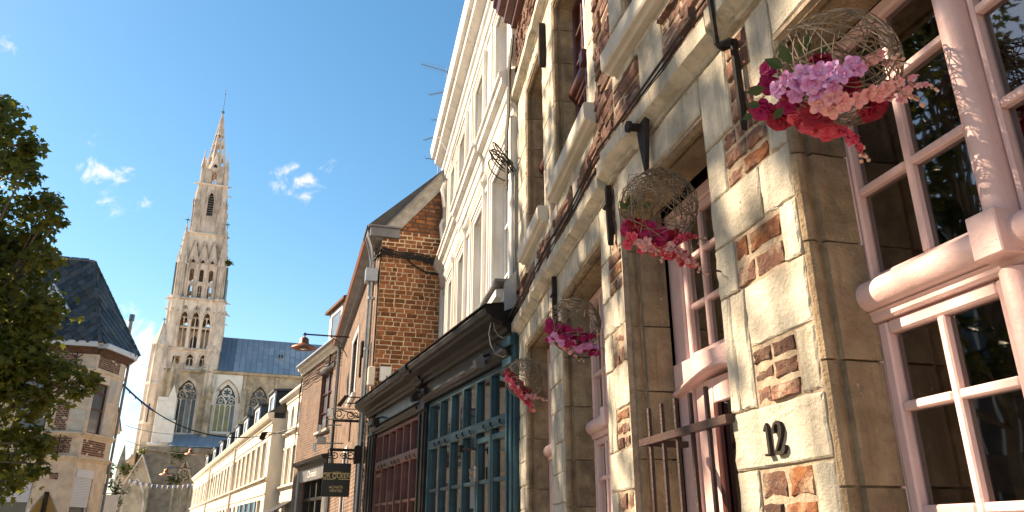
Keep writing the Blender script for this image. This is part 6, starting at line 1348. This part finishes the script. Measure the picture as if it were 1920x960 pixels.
def px_lobes(lst):
    out = []
    for u, v, r, t in lst: p = ray(u, v) * t; out.append(((p.x, p.y, p.z + EYE), r * t / FOC))
    return out
V = px_lobes([(8, 215, 42, 13), (18, 275, 50, 13), (-20, 330, 85, 13.4), (48, 320, 26, 12.6), (-90, 260, 110, 14), (78, 395, 40, 12.8), (25, 430, 70, 13), (104, 380, 16, 12.9), (108, 412, 16, 12.8), (-70, 470, 130, 13.6), (40, 500, 62, 12.8), (78, 480, 34, 12.6), (20, 580, 85, 12.6), (74, 570, 36, 12.4), (-90, 640, 150, 13), (40, 670, 75, 12.3), (100, 690, 45, 12.2), (146, 712, 36, 12.0), (172, 712, 20, 12.0), (98, 735, 36, 12.2), (20, 760, 80, 12.2), (70, 830, 26, 12.0), (30, 850, 60, 12.0), (72, 870, 20, 12.0), (-60, 840, 120, 12.6), (20, 905, 22, 12)])
tree('leafy plane tree at the left edge of the photo, before the slate roofed corner house', (-9.9, 12.3, 0), V, 4, 265, .15, 'plane trees along the square')
def gen_lobes(x, y, z0, z1, r, n, seed):
    q = random.Random(seed); out = []
    for i in range(n): a, k = q.uniform(0, 6.28), sqrt(q.random()); z = q.uniform(z0, z1); w = 1 - abs((z - (z0 + z1) / 2) / (z1 - z0)) * .9; out.append(((x + r * k * cos(a) * w, y + r * k * sin(a) * w, z), q.uniform(.5, .95)))
    return out
tree('tall plane tree opposite the stone house, seen only in its window panes', (-8.4, 3.6, 0), gen_lobes(-8.4, 3.6, 4.2, 11.5, 2.5, 30, 1), 21, 44, .19, 'plane trees along the square', 'plane_leaf_far')
tree('tall plane tree opposite the shop front, nearer than the one in the frame', (-8.7, 7.0, 0), [l for l in gen_lobes(-8.7, 7.0, 3.8, 11.2, 2.2, 34, 2) if l[0][1] < 8.3], 22, 44, .19, 'plane trees along the square', 'plane_leaf_far')
tree('plane tree opposite the camera, its shade falling on the near window', (-8.2, -.6, 0), gen_lobes(-8.2, -.6, 4.0, 11.0, 2.4, 24, 3), 23, 42, .19, 'plane trees along the square', 'plane_leaf_far')
tree('unseen plane tree beyond the left edge, its crown laid out to shade the shop front', (-11.7, 10.8, 0), [((-11.7 - max(0, .9 - .3 * i) - (.6 if i == 8 else 0) + .35 * (-1) ** i, 8.95 + 3.9 * i / 9, 11.9 - 1.7 * i / 9 + .4 * (-1) ** (i // 2)), .85) for i in range(10)], 24, 80, .18, 'plane trees along the square', 'plane_leaf_far')  # unseen crown strung along the sun's path so the shop front falls in shade
sh1 = px_lobes([(214, 905, 14, 40), (222, 925, 12, 40), (208, 880, 10, 40), (216, 945, 14, 40), (205, 940, 10, 40)])
b0 = ray(214, 1060) * 40
tree('small green street tree in the gap between the corner house and the church', (b0.x, b0.y, 0), sh1, 31, 200, .12, 'small trees by the church', 'shrub_leaf', 1.5, .06, nm='street_tree')
def shrub(label, u, v, r, t, seed):
    c = ray(u, v) * t; p = Vector((c.x, c.y, c.z + EYE)); q = random.Random(seed); m = M(); R_ = r * t / FOC
    o = thing('wall_shrub', label, 'shrub', Matrix.Translation(p), 'shrubs growing on the church')
    for i in range(int(120 + r * 8)): d = Vector((q.gauss(0, 1), q.gauss(0, 1), q.gauss(0, .8))); leaf(m, p + d * R_ * .45, .30, q)
    add('foliage', m, 'shrub_leaf', o, kind='stuff'); m = M(); [m.tube([p - Vector((0, 0, R_ * .6)), p + Vector((q.gauss(0, .4), q.gauss(0, .4), q.random() * .6)) * R_], .04, 4) for _ in range(5)]; add('stems', m, 'bark', o, kind='stuff')
shrub('yellowish shrub growing left of the white pier on the church', 272, 850, 20, 98, 1); shrub('dark green shrub on the aisle roof edge right of the white pier', 335, 850, 17, 96, 2); shrub('low green creeper under the aisle roof beside the white pier', 325, 900, 15, 95, 3); shrub('pale climbing shrub at the far left foot of the church', 236, 880, 16, 92, 4); shrub('little shrub sprouting high on the right of the tower', 429, 492, 6, 110, 5)
# ------------------------------------------------------------------ flower balls
def petal(m, c, ax, out, L, W, cup, rnd):
    """spoon shaped petal growing from c towards 'out', facing 'ax'"""
    sd = ax.cross(out).normalized(); rows = ((0, .25, 0), (.35, .8, .10), (.72, 1.0, .05), (1.0, .55, -.16)); vs = []
    wob = rnd.uniform(-.08, .08)
    for f, w, up in rows:
        for s in (-1, 0, 1): vs.append(c + out * L * f * (1 - .06 * abs(s)) + sd * W * w * .5 * s + ax * (up * cup * L + abs(s) * .12 * L * cup + wob * L * f * s))
    n = []
    for i in range(3):
        for j in range(2): a = i * 3 + j; n.append((a, a + 1, a + 4, a + 3))
    m.add([tuple(v) for v in vs], n)
def blossom(seed, rings, mats, r):
    q = random.Random(seed); m = M(); Z = Vector((0, 0, 1))
    for n, L, W, el, h in rings:
        a0 = q.uniform(0, 6)
        for i in range(n):
            a = a0 + 2 * pi * i / n + q.uniform(-.15, .15); o = Vector((cos(a) * cos(el), sin(a) * cos(el), sin(el))); ax = Vector((-cos(a) * sin(el), -sin(a) * sin(el), cos(el)))
            petal(m, Vector((0, 0, h * r)), ax, o, L * r * q.uniform(.88, 1.1), W * r, 1.0, q)
    return m.mesh('flower')
PEONY = [(6, 1.0, .95, .15, 0), (6, .85, .85, .6, .08), (5, .65, .7, .95, .12), (4, .45, .5, 1.25, .15)]
ORCHID = [(5, 1.0, .85, .25, 0), (3, .5, .4, .9, .06)]
FM = {}
def flower(kind, mt, k):
    if (kind, mt, k) not in FM:
        me = blossom((50 if kind == 'p' else 7) + k * 13, PEONY if kind == 'p' else ORCHID, mt, 1.0); me.materials.append(MATS[mt]); FM[kind, mt, k] = me
    return FM[kind, mt, k]
bm = M(); bm.lathe([(.05, -1), (.75, -.5), (.85, .1), (.45, .8), (.03, 1.1)], (0, 0, 0), 6); BUD = bm.mesh('bud'); BUD.materials.append(MATS['bud'])
lm = M(); lm.add([(0, 0, 0), (.28, .35, .06), (.30, .6, .05), (0, 1.1, -.12), (-.30, .6, .05), (-.28, .35, .06), (0, .5, -.04)], [(0, 1, 6), (1, 2, 6), (2, 3, 6), (3, 4, 6), (4, 5, 6), (5, 0, 6)]); LEAFM = lm.mesh('leaf'); LEAFM.materials.append(MATS['rose_leaf'])
def ball(label, fr, s, z, spec, sprays, leaves, seed, hang):
    q = random.Random(seed); y = .05; c = fr.w(s, y, z); Rb = .140
    t = thing('flower_ball', label, 'hanging flowers', Matrix.Translation(c), 'wicker flower balls hanging along the stone house')
    m = M()
    for i in range(46):
        n = Vector((q.gauss(0, 1), q.gauss(0, 1), q.gauss(0, 1))).normalized(); u = n.orthogonal().normalized(); v = n.cross(u); off = q.uniform(-.8, .8) * Rb; rr = sqrt(max(.0004, (Rb * q.uniform(.95, 1.04)) ** 2 - off * off))
        a0 = q.uniform(0, 6.28); sp_ = q.uniform(2.5, 6.2); k = 16; m.tube([c + n * off + u * rr * cos(a0 + sp_ * j / k) + v * rr * sin(a0 + sp_ * j / k) for j in range(k + 1)], q.uniform(.0011, .0021), 4)
    for i in range(26):
        a, b = [Vector((q.gauss(0, 1), q.gauss(0, 1), q.gauss(0, 1))).normalized() * Rb for _ in (0, 1)]; m.tube([c + a, c + (a + b) * .58, c + b], .0012, 4)
    add('wicker_cage', m, 'wicker', t)
    hp_ = [c + Vector((0, 0, Rb)), c.lerp(hang, .5) + Vector((0, 0, .08)), hang]; m = M(); m.tube(hp_, .0018, 4); add('hanging_wire', m, 'iron', t)
    sy = (Vector((0, 0, EYE)) - c).normalized(); sx = Vector((0, 0, 1)).cross(sy).normalized(); sz = sy.cross(sx).normalized(); mm = .00127
    for kind, mt, x, zz, r in spec:
        d = sqrt(max(0, (Rb * 1.05) ** 2 - (x * mm) ** 2 - (zz * mm) ** 2)) + q.uniform(0, .02)
        p = c + sx * x * mm - sz * zz * mm + sy * (max(.01, d * .62) if kind == 'p' else max(.05, d * 1.0) + .012)
        nr = (sy * .75 + (sx * x * mm - sz * zz * mm) * 3.2 + Vector((q.gauss(0, .22), q.gauss(0, .22), q.gauss(0, .22)))).normalized()
        rot = nr.to_track_quat('Z', 'Y').to_matrix().to_4x4() @ Matrix.Rotation(q.uniform(0, 6), 4, 'Z')
        add('flower', flower(kind, mt, q.randrange(3)), None, t, Matrix.Translation(p) @ rot @ Matrix.Scale(r * mm * q.uniform(.9, 1.12), 4))
        if kind == 'o' and r > 12:
            pm = M(); 
    for (x0, z0), (x1, z1), n, r, mt in sprays:
        P = [c + sx * (x0 + (x1 - x0) * k / n) * mm - sz * (z0 + (z1 - z0) * k / n + 14 * sin(pi * k / n) * -.5) * mm + sy * (.11 - .03 * k / n) for k in range(n + 1)]
        m = M(); m.tube(P, .0012, 4); add('stem', m, 'rose_leaf', t)
        for k in range(1, n + 1):
            w = 1 - .62 * k / n
            for j in range(2):
                p = P[k] + Vector((q.gauss(0, .006), q.gauss(0, .006), q.gauss(0, .007))); nr = Vector((q.gauss(0, .5), -1, q.gauss(0, .5))).normalized(); rot = nr.to_track_quat('Z', 'Y').to_matrix().to_4x4() @ Matrix.Rotation(q.uniform(0, 6), 4, 'Z')
                if k < n * .7: add('flower', flower('o', mt, q.randrange(3)), None, t, Matrix.Translation(p) @ rot @ Matrix.Scale(r * mm * w, 4))
                else: add('bud', BUD, None, t, Matrix.Translation(p) @ rot @ Matrix.Scale(r * .36 * mm, 4))
    for x, zz, r, a in leaves:
        p = c + sx * x * mm - sz * zz * mm + sy * .09; rot = Matrix(((sx.x, sz.x, sy.x), (sx.y, sz.y, sy.y), (sx.z, sz.z, sy.z))).to_4x4(); add('leaf', LEAFM, None, t, Matrix.Translation(p) @ rot @ Matrix.Rotation(a, 4, 'Z') @ Matrix.Rotation(q.uniform(-.5, .5), 4, 'Y') @ Matrix.Scale(r * mm, 4))
MG, CRI, RO, LI, PA = 'petal_magenta', 'petal_crimson', 'petal_rose', 'petal_lilac', 'petal_pale'
spec1 = [('p', MG, -112, -32, 21), ('p', MG, -118, -4, 22), ('p', MG, -140, 38, 27), ('p', CRI, -112, 62, 26), ('p', MG, -88, 42, 21), ('p', CRI, -40, 62, 34), ('p', CRI, 10, 30, 32), ('p', CRI, 48, 80, 27), ('p', MG, 22, 48, 21), ('p', CRI, -75, 20, 24), ('p', MG, 62, 70, 16), ('p', CRI, -20, -20, 27), ('p', CRI, -70, 78, 19), ('p', MG, 75, 48, 14)]
spec1 += [('o', LI, x, z, r) for x, z, r in ((-98, 8, 17), (-78, -6, 19), (-62, 10, 19), (-52, -8, 18), (-40, 12, 19), (-26, -4, 19), (-14, 14, 18), (-2, -2, 18), (10, 12, 18), (26, -4, 18), (-70, 26, 17), (-36, 30, 17), (36, 8, 15), (-8, 28, 15))]
spec1 += [('o', PA, x, z, r) for x, z, r in ((-34, 50, 18), (-12, 44, 19), (4, 56, 19), (-14, 62, 18), (28, 58, 17), (46, 50, 15), (60, 56, 15), (74, 50, 14))]
spec1 += [('p', RO, -62, 84, 22), ('p', RO, -46, 96, 22), ('p', RO, -28, 100, 20), ('p', RO, -14, 108, 18), ('p', RO, -34, 114, 15), ('p', RO, -80, 66, 18)]
ball('largest wicker ball of pink and lilac flowers, nearest, before the big pink window', FN, -1.235, 2.635, spec1,
     [((36, 0), (112, 16), 8, 13, PA), ((60, 52), (128, 88), 9, 14, PA), ((-6, 112), (28, 172), 10, 13, RO), ((88, 46), (150, 72), 6, 10, PA)], [(-120, 0, 34, 1.6), (-135, 30, 24, 1.2), (-150, 42, 22, 1.8), (-70, -30, 40, .3), (-50, -34, 42, -.4), (-30, -28, 36, -.9), (-84, -26, 36, .8), (-96, 44, 26, 2.2)], 1, FN.w(-1.0, -.05, 2.93))
def spec_n(cols, sc, seed):
    q = random.Random(seed); out = []
    (ax, az), (bx, bz) = sc
    for i in range(24):
        u = i / 23; x = ax + (bx - ax) * u * .8; z = az + (bz - az) * u * .8 + q.uniform(-22, 20); k = q.random()
        out.append(('p', cols[0] if k < .55 else cols[1], x + q.uniform(-8, 8), z, q.uniform(17, 26)))
    for i in range(44): u = q.random(); out.append(('o', cols[2] if q.random() < .6 else cols[3], ax + (bx - ax) * u + q.uniform(-10, 10), az + (bz - az) * u + 26 + q.uniform(-14, 26), q.uniform(11, 16)))
    return out
ball('wicker ball of crimson and salmon flowers hanging at the pink door', FN, -.235, 2.72, spec_n((CRI, MG, RO, PA), ((-92, 50), (80, 120)), 5), [((20, 110), (112, 200), 12, 14, PA), ((40, 92), (118, 104), 9, 12, RO), ((-60, 90), (0, 152), 8, 13, PA)], [(-88, 0, 30, .6), (-84, -8, 30, -.3), (-70, -4, 30, 1.2), (-60, 4, 28, 0), (-40, 0, 26, -.8)], 2, FN.w(-.0, -.03, 2.93))
ball('wicker ball of deep magenta flowers hanging at the second pink window', FF, 1.05, 2.625, spec_n((MG, MG, MG, LI), ((-100, 12), (84, 74)), 6), [((20, 60), (128, 44), 10, 14, MG), ((-60, 80), (30, 150), 9, 13, PA), ((30, 84), (130, 104), 10, 13, LI)], [(-60, 4, 26, .6), (-74, 10, 24, -.3), (-40, 0, 26, 1.0)], 3, FF.w(1.3, -.03, 2.93))
ball('farthest wicker ball of red and pink flowers, beside the teal shop bay', FF, 2.56, 2.64, spec_n((CRI, RO, RO, PA), ((-96, -30), (40, 130)), 7), [((0, 100), (112, 120), 10, 14, PA), ((0, 120), (40, 170), 8, 14, RO)], [(-70, 0, 26, .6), (-50, -6, 26, -.3), (-40, 20, 26, 1.0)], 4, FF.w(2.7, -.03, 2.93))
# ------------------------------------------------------------------ across the street: cables, bunting, signs, lamps
def cat_(a, b, sag, n=24): return [a.lerp(b, i / n) - Vector((0, 0, sag * 4 * (i / n) * (1 - i / n))) for i in range(n + 1)]
def at(u, v, t): p = ray(u, v) * t; return Vector((p.x, p.y, p.z + EYE))
a, b = at(231, 721, 24.4), FA.w(LA + .02, .05, FA.hit(572, 793, .05)[1])
pc = cat_(a, b, .85); t = thing('street_cable', 'black cable with a blue wrapped end slung across the street before the church', 'cable', Matrix.Translation(a))
m = M(); m.tube(pc, .018, 5); add('cable', m, 'cable_black', t); m = M(); m.tube(pc[:6], .032, 5); [m.tube([pc[k] , pc[k] + Vector((.05, 0, -.12))], .012, 4) for k in (1, 2, 3)]; add('blue_wrap', m, 'cable_blue', t)
m = M(); m.tube([a, a - Vector((.02, .1, .6))], .02, 5); add('tail', m, 'cable_blue', t)
for u0, v0, t0, u1, v1, t1, lab in ((236, 798, 34, 360, 812, 48, 'upper thin wire strung across the far end of the street'), (236, 826, 34, 365, 850, 48, 'lower thin wire strung across the far end of the street')):
    m = M(); m.tube(cat_(at(u0, v0, t0), at(u1, v1, t1), .2), .016, 4); add('wire', m, 'cable_grey', None, I4, lab, 'wire', 'thin wires across the street')
a, b = at(238, 897, 44), at(366, 906, 50); pc = cat_(a, b, .25, 26); t = thing('bunting', 'string of blue and white pennants across the street below the church', 'bunting', Matrix.Translation(a)); m = M(); m.tube(pc, .015, 4); add('cord', m, 'cable_grey', t)
for i in range(1, 26):
    p = pc[i]; d = (b - a).normalized(); m = M(); s_ = .16; n_ = Vector((d.y, -d.x, 0)) * .008; q = [p - d * s_ * .5, p + d * s_ * .5, p - Vector((.02, .03, .24 + .03 * sin(i * 2.2)))]
    m.add([tuple(x + n_) for x in q] + [tuple(x - n_) for x in q], [(0, 1, 2), (5, 4, 3), (0, 3, 4, 1), (1, 4, 5, 2), (2, 5, 3, 0)]); add('pennant', m, 'letter_white' if i % 2 else 'sign_blue', t)
for s, yy, u, v, lab in ((23.5, 1.1, 366, 845, 'small copper bell street lamp at the far end of the cream terrace'), (30.5, 2.4, 321, 883, 'farthest small copper bell street lamp, low before the church aisle')):
    xh, zh = FT1.hit(u, v, yy); t = copy_tree(lamp); 
    t.matrix_basis = FT1.M @ Matrix.Translation((xh - 5.55 * 0, yy - .97, zh + .17)) @ Matrix.Scale(1.25, 4); WM[t] = t.matrix_basis; t['label'] = lab; t['group'] = 'copper street lamps'
lamp['group'] = 'copper street lamps'
p = at(486, 952, 27.5); t = thing('no_parking_sign', 'round blue no parking sign with a red border and bar on a pole', 'road sign', Matrix.Translation((p.x, p.y, 0)))
def disc(m, c, r, y0, y1, n=24, r0=0):
    if r0: [m.prism([(c[0] + k * cos(q), c[1] + k * sin(q)) for k, q in ((r0, 2 * pi * i / n), (r, 2 * pi * i / n), (r, 2 * pi * (i + 1) / n), (r0, 2 * pi * (i + 1) / n))], y0, y1) for i in range(n)]
    else: m.prism([(c[0] + r * cos(2 * pi * i / n), c[1] + r * sin(2 * pi * i / n)) for i in range(n)], y0, y1)
TM = Matrix.Translation(p) @ Matrix.Rotation(R(-15), 4, 'Z') @ Matrix.Rotation(pi, 4, 'Z')
m = M(); disc(m, (0, 0), .225, 0, .02); add('plate', m, 'sign_blue', t, TM); m = M(); disc(m, (0, 0), .225, .021, .026, 24, .175); m.prism([(-.15, -.10), (-.10, -.15), (.15, .10), (.10, .15)], .0205, .025); add('red_ring', m, 'sign_red', t, TM); m = M(); m.tube([(0, -.03, -p.z), (0, -.03, .25)], .03, 8); add('pole', m, 'zinc', t, TM)
p = at(88, 925, 11.0); t = thing('triangular_sign', 'ochre back of a triangular road sign on a dark post under the leaves', 'road sign', Matrix.Translation((p.x, p.y, 0)))
TM = Matrix.Translation(p) @ Matrix.Rotation(R(28), 4, 'Z'); m = M(); m.prism([(-.03, 0), (.03, 0), (.35, -.56), (.33, -.61), (-.33, -.61), (-.35, -.56)], -.01, .01); add('plate', m, 'ochre', t, TM)
m = M()
for q0, q1 in (((-.03, 0), (-.35, -.56)), ((.03, 0), (.35, -.56)), ((-.33, -.61), (.33, -.61))): m.tube([(q0[0], -.012, q0[1]), (q1[0], -.012, q1[1])], .012, 5)
add('rim', m, 'concrete_coping', t, TM); m = M(); m.tube([(0, -.045, -p.z), (0, -.045, .02)], .032, 8); add('post', m, 'iron', t, TM)
